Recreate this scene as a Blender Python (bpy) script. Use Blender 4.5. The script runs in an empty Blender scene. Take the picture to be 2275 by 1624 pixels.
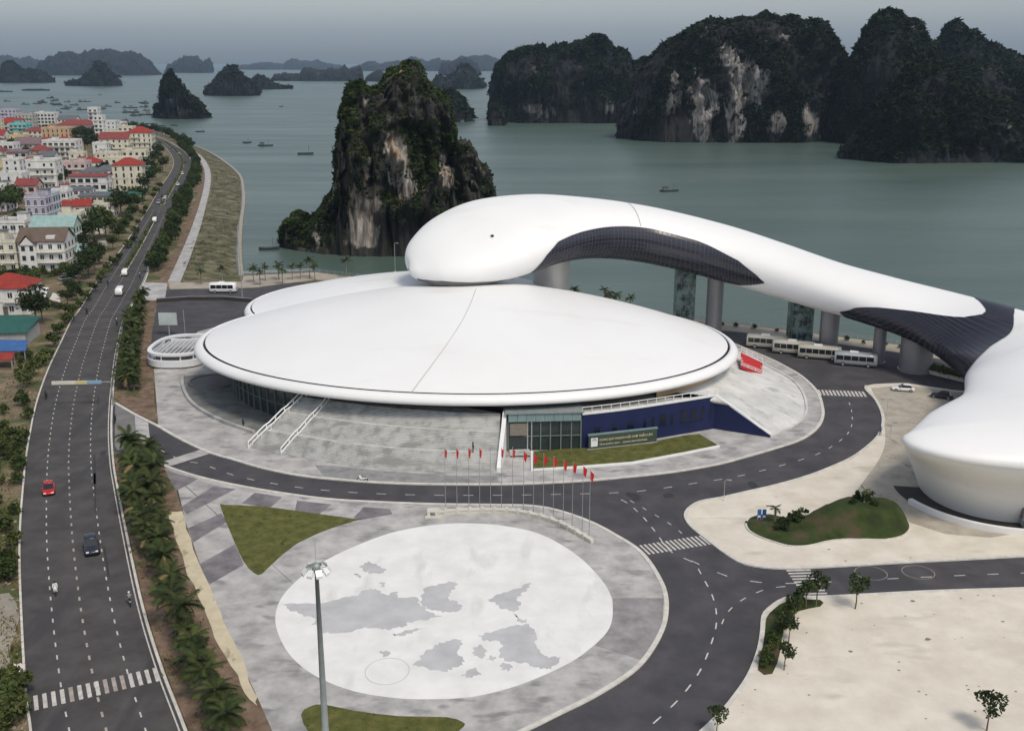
import bpy, bmesh, math, random
from mathutils import Vector, Matrix, noise
from math import radians, sin, cos, pi, hypot, atan2, sqrt
R = random.Random(7)
sc = bpy.context.scene
COL = sc.collection

# ------------------------------------------------------------------ camera, sky, sun, exposure
F, H = 2350.0, 64.0                      # focal length in photo units (2275 wide), camera height in metres
PITCH = math.atan(672 / F)
cam = bpy.data.cameras.new('camera')
cam.sensor_width = 36.0
cam.lens = 36.0 * F / 2275.0
cam.clip_start, cam.clip_end = 1.0, 90000.0
camo = bpy.data.objects.new('camera', cam)
camo.location = (0, 0, H)
camo.rotation_euler = (pi / 2 - PITCH, 0, 0)
COL.objects.link(camo)
sc.camera = camo

SUN_EL, SUN_AZ = radians(56), radians(146)      # azimuth clockwise from +Y: light comes from the right, a little behind the camera
w = bpy.data.worlds.new('World'); sc.world = w; w.use_nodes = True
nt = w.node_tree; nt.nodes.clear()
sky = nt.nodes.new('ShaderNodeTexSky'); sky.sky_type = 'NISHITA'; sky.sun_disc = False
sky.sun_elevation = SUN_EL; sky.sun_rotation = SUN_AZ
sky.air_density = 1.0; sky.dust_density = 2.0; sky.ozone_density = 1.5; sky.altitude = 0
hs = nt.nodes.new('ShaderNodeHueSaturation'); hs.inputs['Saturation'].default_value = 0.52
bg = nt.nodes.new('ShaderNodeBackground'); bg.inputs['Strength'].default_value = 0.135
wo = nt.nodes.new('ShaderNodeOutputWorld')
nt.links.new(sky.outputs[0], hs.inputs['Color']); nt.links.new(hs.outputs[0], bg.inputs[0]); nt.links.new(bg.outputs[0], wo.inputs[0])
sl = bpy.data.lights.new('sun', 'SUN'); sl.energy = 1.85; sl.angle = radians(14); sl.color = (1.0, 0.90, 0.75)
so = bpy.data.objects.new('sun', sl); COL.objects.link(so)
sd = Vector((sin(SUN_AZ) * cos(SUN_EL), cos(SUN_AZ) * cos(SUN_EL), sin(SUN_EL)))
so.rotation_euler = sd.to_track_quat('Z', 'Y').to_euler(); so.location = (0, 0, 300)
sc.view_settings.view_transform = 'Standard'; sc.view_settings.look = 'None'
sc.view_settings.exposure = 0.1; sc.view_settings.gamma = 1.0
sc.render.engine = 'CYCLES'
sc.cycles.volume_max_steps = 64; sc.cycles.max_bounces = 6

# ------------------------------------------------------------------ photo pixel -> direction; distance from the plane it lies on
CP, SP = cos(PITCH), sin(PITCH)
def ray(u, v):
    a, b = (u - 1137.5) / F, (812 - v) / F
    return a, CP + b * SP, -SP + b * CP
def G(u, v, z=0.0):
    d = ray(u, v); t = (z - H) / d[2]
    return Vector((d[0] * t, d[1] * t, z))
def A(u, v, y):
    d = ray(u, v); t = y / d[1]
    return Vector((d[0] * t, y, H + d[2] * t))
# crops of the photograph the coordinates below were read from: origin and scale
CR = dict(v=(0, 0, 1, 1), c1=(0, 59.2, 4, 4), c2=(0, 385.1, 4, 4), c3=(0, 710.9, 4, 4), c4=(0, 1066.4, 2.9126, 2.9126),
          d1=(568.7, 118.5, 3.427, 3.427), d2=(888.6, 385.1, 3.2, 3.2), d3=(1421.9, 473.9, 2.667, 2.667), d4=(1007.1, 0, 1.7943, 1.7943),
          e1=(296.2, 710.9, 3.2, 3.2), e2=(947.9, 770.2, 2.954, 2.954), e3=(1481.1, 888.6, 2.8657, 2.8657),
          e4=(533.2, 1007.1, 2.4, 2.4), e5=(1421.9, 1184.9, 2.667, 2.667), f2=(0, 213.3, 5.818, 5.818), m=(1623.3, 1054.6, 5.486, 5.486))
def V(c, pts):
    o = CR[c]
    return [(o[0] + x / o[2], o[1] + y / o[3]) for x, y in pts]
def GP(c, pts, z=0.0):
    return [G(u, v, z) for u, v in V(c, pts)]
def cr4(a, b, c, d, k):
    return 0.5 * (2 * b + (c - a) * k + (2 * a - 5 * b + 4 * c - d) * k * k + (3 * b - a - 3 * c + d) * k ** 3)
def spline(P, n=4, closed=False):
    out = []; N = len(P)
    for i in range(N if closed else N - 1):
        if closed: a, b, c, d = P[i - 1], P[i], P[(i + 1) % N], P[(i + 2) % N]
        else: a, b, c, d = P[max(i - 1, 0)], P[i], P[i + 1], P[min(i + 2, N - 1)]
        for k in range(n): out.append(cr4(a, b, c, d, k / n))
    if not closed: out.append(P[-1].copy())
    return out
def resample(P, step):
    L = [0]
    for a, b in zip(P, P[1:]): L.append(L[-1] + (b - a).length)
    n = max(1, int(L[-1] / step)); out = []; j = 0
    for i in range(n + 1):
        t = L[-1] * i / n
        while j < len(L) - 2 and L[j + 1] < t: j += 1
        k = (t - L[j]) / max(L[j + 1] - L[j], 1e-9)
        out.append(P[j].lerp(P[j + 1], k))
    return out
def frac(P, Q, f, n):
    a, b = resample(P, 1e9), None
    LP = sum((y - x).length for x, y in zip(P, P[1:])); LQ = sum((y - x).length for x, y in zip(Q, Q[1:]))
    P2, Q2 = resample(P, LP / n - 1e-6), resample(Q, LQ / n - 1e-6)
    return [x.lerp(y, f) for x, y in zip(P2, Q2)]
def inside(x, y, poly):
    c = False; j = len(poly) - 1
    for i in range(len(poly)):
        xi, yi, xj, yj = poly[i][0], poly[i][1], poly[j][0], poly[j][1]
        if (yi > y) != (yj > y) and x < (xj - xi) * (y - yi) / (yj - yi) + xi: c = not c
        j = i
    return c

# ------------------------------------------------------------------ materials
def mat(name, c1, c2=None, scale=1.0, rough=0.8, c3=None, bump=0.0, bscale=None, metal=0.0, spec=0.3, stretch=(1, 1, 1), detail=6, lo=0.35, hi=0.65, space='P', rand=0.0, coat=0.0, streak=None):
    m = bpy.data.materials.new(name); m.use_nodes = True
    n = m.node_tree; b = n.nodes['Principled BSDF']; L = n.links.new
    b.inputs['Roughness'].default_value = rough; b.inputs['Metallic'].default_value = metal
    b.inputs['Specular IOR Level'].default_value = spec; b.inputs['Coat Weight'].default_value = coat
    c4 = lambda c: (c[0], c[1], c[2], 1)
    b.inputs['Base Color'].default_value = c4(c1)
    if space == 'P': pos = n.nodes.new('ShaderNodeNewGeometry').outputs['Position']
    else: pos = n.nodes.new('ShaderNodeTexCoord').outputs['Object']
    mp = n.nodes.new('ShaderNodeMapping'); mp.inputs['Scale'].default_value = stretch; L(pos, mp.inputs[0])
    col = None
    if c2:
        no = n.nodes.new('ShaderNodeTexNoise'); no.inputs['Scale'].default_value = scale; no.inputs['Detail'].default_value = detail; no.inputs['Roughness'].default_value = 0.62
        L(mp.outputs[0], no.inputs['Vector'])
        r = n.nodes.new('ShaderNodeValToRGB'); L(no.outputs['Fac'], r.inputs[0])
        e = r.color_ramp.elements; e[0].position = lo; e[0].color = c4(c1); e[1].position = hi; e[1].color = c4(c2)
        if c3: x = e.new((lo + hi) / 2); x.color = c4(c3)
        col = r.outputs[0]
    if streak:                                   # (colour, scale, stretch, threshold): stains with a shape of their own
        no = n.nodes.new('ShaderNodeTexNoise'); no.inputs['Scale'].default_value = streak[1]; no.inputs['Detail'].default_value = 5
        mq = n.nodes.new('ShaderNodeMapping'); mq.inputs['Scale'].default_value = streak[2]; L(pos, mq.inputs[0]); L(mq.outputs[0], no.inputs['Vector'])
        r = n.nodes.new('ShaderNodeValToRGB'); L(no.outputs['Fac'], r.inputs[0])
        r.color_ramp.elements[0].position = streak[3]; r.color_ramp.elements[1].position = streak[3] + streak[4]
        mx = n.nodes.new('ShaderNodeMix'); mx.data_type = 'RGBA'
        L(r.outputs[0], mx.inputs[0])
        if col: L(col, mx.inputs[6])
        else: mx.inputs[6].default_value = c4(c1)
        mx.inputs[7].default_value = c4(streak[0]); col = mx.outputs[2]
    if rand:
        oi = n.nodes.new('ShaderNodeObjectInfo'); hsv = n.nodes.new('ShaderNodeHueSaturation')
        mr = n.nodes.new('ShaderNodeMapRange'); mr.inputs[3].default_value = 1 - rand; mr.inputs[4].default_value = 1 + rand
        L(oi.outputs['Random'], mr.inputs[0]); L(mr.outputs[0], hsv.inputs['Value'])
        if col: L(col, hsv.inputs['Color'])
        else: hsv.inputs['Color'].default_value = c4(c1)
        col = hsv.outputs[0]
    if col: L(col, b.inputs['Base Color'])
    if bump:
        nb = n.nodes.new('ShaderNodeTexNoise'); nb.inputs['Scale'].default_value = bscale or scale * 6; nb.inputs['Detail'].default_value = 8
        L(mp.outputs[0], nb.inputs['Vector'])
        bp = n.nodes.new('ShaderNodeBump'); bp.inputs['Strength'].default_value = bump; bp.inputs['Distance'].default_value = 0.3
        L(nb.outputs['Fac'], bp.inputs['Height']); L(bp.outputs[0], b.inputs['Normal'])
    return m
def leafmat(name, c1, c2, scale=0.4, rand=0.25):
    m = mat(name, c1, c2, scale, 0.75, rand=rand, spec=0.2, detail=3, lo=0.3, hi=0.7)
    return m
M = {}
M['soil'] = mat('soil', (.12, .085, .055), (.26, .20, .13), .25, .95, c3=(.17, .135, .085), bump=.5, bscale=2, streak=((.07, .085, .03), .12, (1, 1, 1), .48, .12))
M['redsoil'] = mat('red_soil', (.11, .07, .05), (.24, .17, .12), .45, .95, bump=.5, bscale=2.5, streak=((.08, .085, .035), .2, (1, 1, 1), .54, .1))
M['shore'] = mat('shore_grass', (.085, .075, .045), (.21, .19, .13), .16, .95, c3=(.12, .115, .06), bump=.8, bscale=1.5, streak=((.05, .055, .03), .35, (1, .6, 1), .54, .08))
M['asphalt'] = mat('asphalt', (.054, .051, .051), (.088, .083, .081), .22, .85, bump=.15, bscale=12, streak=((.055, .052, .054), .22, (1, .18, 1), .55, .1))
M['asphalt2'] = mat('ring_asphalt', (.050, .048, .053), (.082, .078, .084), .2, .85, bump=.15, bscale=12, streak=((.05, .049, .054), .11, (1, .4, 1), .54, .14))
M['asphalt3'] = mat('pale_asphalt', (.15, .145, .14), (.21, .205, .2), .2, .88)
M['tar'] = mat('tar_patch', (.03, .03, .032), (.045, .044, .046), .8, .6)
M['paint'] = mat('road_paint', (.62, .60, .56), (.42, .40, .37), 1.2, .7)
M['paintold'] = mat('worn_paint', (.42, .38, .34), (.30, .25, .21), 1.2, .75)
M['kerb'] = mat('kerb_stone', (.66, .64, .59), (.50, .48, .43), .8, .8)
M['granite'] = mat('grey_granite', (.29, .28, .275), (.50, .485, .465), .28, .72, c3=(.40, .39, .38), detail=10, streak=((.23, .22, .225), .45, (.5, 1, 1), .57, .12))
M['granite2'] = mat('stair_granite', (.30, .305, .29), (.50, .50, .48), .5, .75, c3=(.44, .44, .42), streak=((.31, .31, .29), .3, (.3, 1, 1), .56, .08))
M['granite3'] = mat('ramp_granite', (.50, .50, .48), (.66, .66, .64), .22, .75, streak=((.42, .42, .40), .25, (1, 1, 1), .58, .08))
M['darkband'] = mat('dark_granite', (.13, .12, .13), (.24, .225, .235), .35, .7)
M['beige'] = mat('beige_paving', (.58, .53, .445), (.70, .65, .56), .22, .78, c3=(.64, .59, .50), detail=10, streak=((.50, .455, .375), .25, (.4, 1, 1), .60, .12))
M['cream'] = mat('cream_path', (.60, .53, .38), (.50, .44, .31), .5, .85, streak=((.34, .29, .2), .6, (1, .5, 1), .6, .07))
M['plaza'] = mat('white_plaza', (.70, .695, .675), (.80, .795, .78), .25, .6, detail=10, streak=((.64, .635, .60), .3, (1, .35, 1), .58, .12))
M['inlay'] = mat('grey_inlay', (.43, .43, .435), (.52, .52, .525), .3, .65)
M['grass'] = mat('lawn', (.065, .075, .016), (.17, .155, .05), .7, .95, c3=(.11, .115, .028), detail=12, lo=.3, hi=.7, bump=.8, bscale=7, streak=((.05, .065, .015), .9, (1, 1, 1), .62, .05))
M['mound'] = mat('mound_grass', (.022, .032, .009), (.085, .06, .036), .26, .95, c3=(.036, .055, .012), bump=.6, bscale=5)
M['white'] = mat('white_shell', (.80, .80, .79), (.835, .835, .83), .05, .42, spec=.4, streak=((.76, .755, .735), .13, (.35, 1, 1), .6, .12))
M['whitepaint'] = mat('white_paint', (.72, .72, .71), (.80, .80, .79), .3, .55)
M['groove'] = mat('dark_groove', (.03, .03, .032), rough=.7)
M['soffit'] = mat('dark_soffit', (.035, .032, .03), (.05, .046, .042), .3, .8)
M['beigewall'] = mat('ochre_wall', (.50, .36, .20), (.56, .41, .24), .3, .7)
M['glassdark'] = mat('dark_panel', (.012, .012, .020), (.022, .022, .034), .12, .22, spec=.6)
M['panelframe'] = mat('panel_frame', (.075, .078, .10), rough=.4)
M['hallglass'] = mat('hall_glass', (.02, .032, .032), (.035, .05, .05), .3, .15, spec=.6)
M['tealglass'] = mat('teal_fascia', (.17, .25, .25), (.23, .31, .31), .5, .25)
M['mullion'] = mat('mullion', (.16, .18, .18), rough=.5)
M['blue'] = mat('navy_wall', (.010, .016, .062), (.013, .020, .078), .3, .6)
M['bluewin'] = mat('navy_window', (.008, .01, .025), rough=.25, spec=.5)
M['shutter'] = mat('shutter', (.26, .23, .19), (.22, .195, .16), 2, .7)
M['column'] = mat('column_metal', (.26, .255, .26), (.30, .295, .30), .3, .42, metal=.35)
M['silver'] = mat('silver_column', (.50, .49, .47), (.56, .55, .53), .2, .4, metal=.3)
M['greenglass'] = mat('patterned_green_glass', (.03, .05, .045), (.20, .28, .26), .55, .25, detail=3, lo=.42, hi=.6)
M['cream2'] = mat('cream_wall', (.62, .60, .53), (.54, .52, .45), .8, .75)
M['flag'] = mat('red_flag', (.55, .025, .02), (.45, .015, .015), 2, .7)
M['steel'] = mat('galvanised_steel', (.42, .43, .44), (.50, .51, .52), 1.2, .45, metal=.5)
M['maststeel'] = mat('mast_steel', (.26, .29, .29), (.33, .36, .36), 1.0, .5, metal=.3)
M['lampglass'] = mat('lamp_glass', (.75, .77, .76), rough=.2, spec=.6)
M['black'] = mat('black_rubber', (.018, .018, .018), rough=.75)
M['carglass'] = mat('car_glass', (.015, .018, .022), rough=.08, spec=.6)
M['red'] = mat('red_paint', (.42, .012, .012), rough=.35, coat=.5)
M['navycar'] = mat('dark_car_paint', (.018, .02, .032), rough=.35, coat=.5)
M['whitecar'] = mat('white_car_paint', (.78, .78, .77), rough=.35, coat=.4)
M['silvercar'] = mat('silver_car_paint', (.42, .43, .44), rough=.35, metal=.3, coat=.4)
M['coachcream'] = mat('cream_coach_paint', (.46, .44, .38), rough=.4, coat=.3)
M['light'] = mat('headlight', (.80, .80, .78), rough=.15, spec=.6)
M['taillight'] = mat('tail_light', (.4, .02, .02), rough=.3)
M['redtent'] = mat('red_canvas', (.50, .03, .03), (.40, .02, .025), 1.5, .8)
M['signboard'] = mat('sign_board', (.05, .07, .06), (.065, .085, .07), .6, .6)
M['gold'] = mat('gold_letter', (.72, .66, .36), rough=.5)
M['signblue'] = mat('sign_blue', (.05, .14, .34), rough=.5)
M['gantry'] = mat('yellow_gantry', (.60, .50, .26), (.52, .44, .26), .6, .6)
M['gantryblue'] = mat('blue_gantry', (.22, .36, .46), rough=.6)
M['trunk'] = mat('bark', (.10, .075, .05), (.17, .14, .10), 2.0, .95, stretch=(1, 1, .3))
M['palmtrunk'] = mat('palm_bark', (.16, .14, .11), (.26, .23, .19), 3.0, .95, stretch=(.4, .4, 3))
M['palm'] = leafmat('palm_leaf', (.014, .026, .008), (.055, .070, .018), .6, .45)
M['palmdry'] = leafmat('dry_palm_leaf', (.16, .12, .05), (.22, .17, .08), .5, .2)
M['leaf'] = leafmat('leaf', (.022, .04, .010), (.07, .095, .025), .35, .35)
M['leaf2'] = leafmat('dark_leaf', (.014, .028, .010), (.045, .065, .02), .35, .3)
M['bush'] = leafmat('bush_leaf', (.03, .05, .013), (.10, .115, .035), .5, .35)
M['boathull'] = mat('boat_hull', (.035, .05, .055), (.06, .07, .07), 1.0, .7, rand=.4)
M['boatcab'] = mat('boat_cabin', (.22, .24, .22), (.13, .15, .14), 1.0, .7, rand=.4)
M['skin'] = mat('skin', (.36, .22, .15), rough=.6)
M['cloth'] = mat('clothing', (.10, .10, .12), rough=.85, rand=.6)
M['rubble'] = mat('rubble', (.26, .22, .17), (.44, .40, .34), 1.5, .95, rand=.3)
M['pink'] = mat('pink_sheet', (.62, .48, .48), (.70, .60, .58), 1.5, .8)
def water_mat():
    m = bpy.data.materials.new('sea_water'); m.use_nodes = True
    n = m.node_tree; b = n.nodes['Principled BSDF']; L = n.links.new
    b.inputs['Roughness'].default_value = .32; b.inputs['IOR'].default_value = 1.33
    ge = n.nodes.new('ShaderNodeNewGeometry')
    mp = n.nodes.new('ShaderNodeMapping'); mp.inputs['Scale'].default_value = (.25, 1, 1); L(ge.outputs['Position'], mp.inputs[0])
    a = n.nodes.new('ShaderNodeTexNoise'); a.inputs['Scale'].default_value = .012; a.inputs['Detail'].default_value = 6; L(mp.outputs[0], a.inputs['Vector'])
    r = n.nodes.new('ShaderNodeValToRGB'); L(a.outputs['Fac'], r.inputs[0])
    r.color_ramp.elements[0].position = .35; r.color_ramp.elements[0].color = (.062, .098, .084, 1)
    r.color_ramp.elements[1].position = .68; r.color_ramp.elements[1].color = (.096, .134, .114, 1)
    L(r.outputs[0], b.inputs['Base Color'])
    q = n.nodes.new('ShaderNodeMapping'); q.inputs['Scale'].default_value = (.5, 1, 1); L(ge.outputs['Position'], q.inputs[0])
    c = n.nodes.new('ShaderNodeTexNoise'); c.inputs['Scale'].default_value = .35; c.inputs['Detail'].default_value = 8; c.inputs['Roughness'].default_value = .6; L(q.outputs[0], c.inputs['Vector'])
    bp = n.nodes.new('ShaderNodeBump'); bp.inputs['Strength'].default_value = .55; bp.inputs['Distance'].default_value = .5
    L(c.outputs['Fac'], bp.inputs['Height']); L(bp.outputs[0], b.inputs['Normal'])
    g_ = n.nodes.new('ShaderNodeMapping'); g_.inputs['Scale'].default_value = (.22, 1, 1); g_.inputs['Rotation'].default_value = (0, 0, .12); L(ge.outputs['Position'], g_.inputs[0])
    e_ = n.nodes.new('ShaderNodeTexNoise'); e_.inputs['Scale'].default_value = .028; e_.inputs['Detail'].default_value = 9; e_.inputs['Roughness'].default_value = .7; L(g_.outputs[0], e_.inputs['Vector'])
    mr = n.nodes.new('ShaderNodeMapRange'); mr.inputs[1].default_value = .35; mr.inputs[2].default_value = .65; mr.inputs[3].default_value = .30; mr.inputs[4].default_value = .40; L(e_.outputs['Fac'], mr.inputs[0]); L(mr.outputs[0], b.inputs['Roughness'])
    return m
M['water'] = water_mat()
def karst_mat(name, base, pale, warm, thr, scars=()):
    m = bpy.data.materials.new(name); m.use_nodes = True
    n = m.node_tree; b = n.nodes['Principled BSDF']; L = n.links.new
    b.inputs['Roughness'].default_value = .95; b.inputs['Specular IOR Level'].default_value = .15
    ge = n.nodes.new('ShaderNodeNewGeometry')
    def nz(scale, stretch, det=7, ro=.65):
        mp = n.nodes.new('ShaderNodeMapping'); mp.inputs['Scale'].default_value = stretch; L(ge.outputs['Position'], mp.inputs[0])
        t = n.nodes.new('ShaderNodeTexNoise'); t.inputs['Scale'].default_value = scale; t.inputs['Detail'].default_value = det; t.inputs['Roughness'].default_value = ro
        L(mp.outputs[0], t.inputs['Vector']); return t.outputs['Fac']
    def ramp(f, a, bb, ca, cb):
        r = n.nodes.new('ShaderNodeValToRGB'); L(f, r.inputs[0]); e = r.color_ramp.elements
        e[0].position = a; e[0].color = (*ca, 1); e[1].position = bb; e[1].color = (*cb, 1); return r.outputs[0]
    def math_(op, x, y):
        k = n.nodes.new('ShaderNodeMath'); k.operation = op
        for i, q in enumerate((x, y)):
            if isinstance(q, (int, float)): k.inputs[i].default_value = q
            else: L(q, k.inputs[i])
        return k.outputs[0]
    def mix(f, x, y):
        k = n.nodes.new('ShaderNodeMix'); k.data_type = 'RGBA'; L(f, k.inputs[0]); L(x, k.inputs[6])
        if isinstance(y, tuple): k.inputs[7].default_value = (*y, 1)
        else: L(y, k.inputs[7])
        return k.outputs[2]
    def blob(c, rx, rz):
        mp = n.nodes.new('ShaderNodeVectorMath'); mp.operation = 'SUBTRACT'; L(ge.outputs['Position'], mp.inputs[0]); mp.inputs[1].default_value = tuple(c)
        q = n.nodes.new('ShaderNodeVectorMath'); q.operation = 'MULTIPLY'; L(mp.outputs[0], q.inputs[0]); q.inputs[1].default_value = (1 / rx, .3 / rx, 1 / rz)
        l = n.nodes.new('ShaderNodeVectorMath'); l.operation = 'LENGTH'; L(q.outputs[0], l.inputs[0])
        r = n.nodes.new('ShaderNodeMapRange'); r.inputs[1].default_value = 1.25; r.inputs[2].default_value = .2; L(l.outputs['Value'], r.inputs[0]); return r.outputs[0]
    dark = tuple(c * .30 for c in base)
    rock = ramp(nz(.30, (1, 1, .30), 10, .72), .40, .62, dark, base)
    stre = ramp(nz(.42, (1, 1, .16), 10, .72), .44, .60, tuple(c * .35 for c in pale), pale)
    f = nz(.05, (1, 1, .6), 6)
    for c, rx, rz in scars: f = math_('ADD', f, math_('MULTIPLY', blob(c, rx, rz), .22))
    where = ramp(f, thr, thr + .05, (0, 0, 0), (1, 1, 1))
    c = mix(where, rock, stre)
    c = mix(ramp(math_('MULTIPLY', where, nz(.11, (1, 1, 1), 5)), .52, .60, (0, 0, 0), (.75, .75, .75)), c, warm)
    L(c, b.inputs['Base Color'])
    bp = n.nodes.new('ShaderNodeBump'); bp.inputs['Strength'].default_value = 1.0; bp.inputs['Distance'].default_value = 1.6
    L(nz(.45, (1, 1, .35), 10, .7), bp.inputs['Height']); L(bp.outputs[0], b.inputs['Normal'])
    return m
def sc_(d, lst): return [(A(u, v_, d), rx, rz) for u, v_, rx, rz in lst]
M['karst'] = karst_mat('karst_rock', (.075, .073, .066), (.50, .46, .41), (.44, .30, .19), .585, (SC1 := sc_(380, [(882, 355, 4.5, 9), (905, 410, 5, 6), (890, 385, 4, 6), (800, 460, 5, 8), (825, 440, 4, 5), (795, 525, 6, 7), (830, 525, 4, 6), (985, 370, 2.5, 7), (995, 400, 2.5, 5), (805, 230, 3, 5), (700, 530, 2, 4)])))
M['karst2'] = karst_mat('karst_rock_far', (.042, .042, .044), (.36, .34, .33), (.26, .24, .22), .60, (SC2 := sc_(930, [(1650, 165, 17, 26), (1690, 195, 12, 22), (1700, 210, 8, 12), (1510, 190, 8, 26), (1560, 205, 11, 22), (1585, 220, 12, 16), (1560, 280, 14, 14), (1640, 260, 14, 26), (1730, 275, 10, 16), (1812, 275, 12, 20), (1500, 240, 8, 16), (1620, 120, 8, 10), (1995, 210, 6, 16), (1440, 195, 8, 14)])))
M['karst3'] = karst_mat('karst_rock_dark', (.032, .034, .037), (.20, .195, .19), (.12, .11, .10), .62, (SC3 := sc_(1240, [(1165, 245, 10, 10), (1190, 240, 10, 9), (1225, 248, 10, 8), (1355, 240, 12, 8), (1290, 248, 14, 5)])))
SCARS = {'karst': SC1, 'karst2': SC2, 'karst3': SC3}
M['kgreen'] = mat('karst_foliage', (.012, .022, .008), (.05, .068, .022), .11, .9, spec=.1, detail=5, lo=.3, hi=.7)
M['kgreen2'] = mat('karst_foliage_far', (.006, .010, .006), (.022, .031, .014), .05, .9, spec=.1, detail=5, lo=.3, hi=.7)

# ------------------------------------------------------------------ mesh building
class MB:
    def __init__(s): s.v = []; s.f = []
    def add(s, vs, fs):
        o = len(s.v); s.v += [tuple(p) for p in vs]; s.f += [tuple(i + o for i in f) for f in fs]; return s
    def box(s, x0, x1, y0, y1, z0, z1):
        return s.add([(x0, y0, z0), (x1, y0, z0), (x1, y1, z0), (x0, y1, z0), (x0, y0, z1), (x1, y0, z1), (x1, y1, z1), (x0, y1, z1)],
                     [(3, 2, 1, 0), (4, 5, 6, 7), (0, 1, 5, 4), (1, 2, 6, 5), (2, 3, 7, 6), (3, 0, 4, 7)])
    def obox(s, c, ux, uy, hx, hy, z0, z1):          # box along plan directions ux, uy
        p = [c + ux * (a * hx) + uy * (b * hy) for a, b in ((-1, -1), (1, -1), (1, 1), (-1, 1))]
        return s.prism(p, z0, z1)
    def prism(s, poly, z0, z1):
        n = len(poly); ar = sum(poly[i - 1][0] * poly[i][1] - poly[i][0] * poly[i - 1][1] for i in range(n))
        if ar < 0: poly = list(poly)[::-1]
        f0 = z0 if callable(z0) else (lambda p: z0); f1 = z1 if callable(z1) else (lambda p: z1)
        return s.add([(p[0], p[1], f0(p)) for p in poly] + [(p[0], p[1], f1(p)) for p in poly],
                     [tuple(range(n - 1, -1, -1)), tuple(range(n, 2 * n))] + [(i, (i + 1) % n, n + (i + 1) % n, n + i) for i in range(n)])
    def sheet(s, poly, z):
        n = len(poly); ar = sum(poly[i - 1][0] * poly[i][1] - poly[i][0] * poly[i - 1][1] for i in range(n))
        if ar < 0: poly = list(poly)[::-1]
        return s.add([(p[0], p[1], z) for p in poly], [tuple(range(n))])
    def grid(s, rows, closed_u=False, closed_v=False):
        nr, nc = len(rows), len(rows[0]); o = len(s.v)
        for r in rows: s.v += [tuple(p) for p in r]
        for i in range(nr if closed_v else nr - 1):
            for j in range(nc if closed_u else nc - 1):
                i2, j2 = (i + 1) % nr, (j + 1) % nc
                s.f.append((o + i * nc + j, o + i * nc + j2, o + i2 * nc + j2, o + i2 * nc + j))
        return s
    def tube(s, path, r, n=8, cap=True):
        path = [Vector(p) for p in path]; rr = r if isinstance(r, (list, tuple)) else [r] * len(path); rows = []
        for i, p in enumerate(path):
            t = (path[min(i + 1, len(path) - 1)] - path[max(i - 1, 0)]).normalized()
            a = Vector((0, 0, 1)) if abs(t.z) < .9 else Vector((1, 0, 0))
            x = t.cross(a).normalized(); y = t.cross(x)
            rows.append([p + (x * cos(2 * pi * k / n) + y * sin(2 * pi * k / n)) * rr[i] for k in range(n)])
        o = len(s.v); s.grid(rows, closed_u=True)
        if cap: s.f.append(tuple(o + k for k in range(n))); s.f.append(tuple(o + (len(rows) - 1) * n + k for k in range(n - 1, -1, -1)))
        return s
    def lathe(s, prof, n=20, c=(0, 0)):
        rows = [[(c[0] + r * cos(2 * pi * k / n), c[1] + r * sin(2 * pi * k / n), z) for k in range(n)] for r, z in prof]
        return s.grid(rows, closed_u=True)
    def ribbon(s, P, wl, wr, z0, z1):               # raised strip along a plan polyline, wl to the left, wr to the right
        L, Q = [], []
        for i, p in enumerate(P):
            t = (P[min(i + 1, len(P) - 1)] - P[max(i - 1, 0)]); t = Vector((t[0], t[1], 0)).normalized(); nl = Vector((-t.y, t.x, 0))
            L.append(Vector((p[0], p[1], 0)) + nl * wl); Q.append(Vector((p[0], p[1], 0)) - nl * wr)
        rows = [[(a.x, a.y, z0), (a.x, a.y, z1), (b.x, b.y, z1), (b.x, b.y, z0)] for a, b in zip(L, Q)]
        o = len(s.v); s.grid(rows, closed_u=True)
        n = len(rows); s.f.append((o, o + 1, o + 2, o + 3)); s.f.append((o + 4 * n - 1, o + 4 * n - 2, o + 4 * n - 3, o + 4 * n - 4))
        return s
    def mesh(s, name, smooth=False):
        me = bpy.data.meshes.new(name); me.from_pydata(s.v, [], s.f)
        bm = bmesh.new(); bm.from_mesh(me)
        ng = [f for f in bm.faces if len(f.verts) > 4]
        if ng: bmesh.ops.triangulate(bm, faces=ng)
        bmesh.ops.recalc_face_normals(bm, faces=bm.faces) if s.__dict__.get('fix') else None
        bm.to_mesh(me); bm.free()
        if smooth: me.polygons.foreach_set('use_smooth', [True] * len(me.polygons))
        return me
def obj(name, mb, m, parent=None, smooth=False, local=False, fix=False):
    if isinstance(mb, MB):
        if fix: mb.fix = True
        me = mb.mesh(name, smooth)
    else: me = mb
    m = M[m] if isinstance(m, str) else m
    if not me.materials: me.materials.append(m)
    o = bpy.data.objects.new(name, me); COL.objects.link(o)
    if parent:
        o.parent = parent
        if not local: o.location = (-parent.location[0], -parent.location[1], -parent.location[2])
    return o
def tag(o, label, cat, group=None):
    o['label'] = label; o['category'] = cat
    if group: o['group'] = group
    return o
def thing(name, label, cat, loc=(0, 0, 0), rz=0, group=None):
    o = bpy.data.objects.new(name, None); o.empty_display_size = .3; COL.objects.link(o)
    o.location = loc; o.rotation_euler = (0, 0, rz)
    return tag(o, label, cat, group)
def struct(name, mb, m, smooth=False, fix=False):
    o = obj(name, mb, m, None, smooth, fix=fix); o['kind'] = 'structure'; return o
KIDS = {}
def copy_tree(src, loc, rz=0, scale=1, label=None, parent=None):
    c = src.copy(); COL.objects.link(c)
    if parent is None:
        c.location = loc; c.rotation_euler = (0, 0, rz); c.scale = (scale,) * 3
        if label: c['label'] = label
    else: c.parent = parent
    for k in KIDS.get(src.name, []):
        copy_tree(k, None, parent=c)
    return c
def reg(root, *kids):
    KIDS[root.name] = list(kids)
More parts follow.
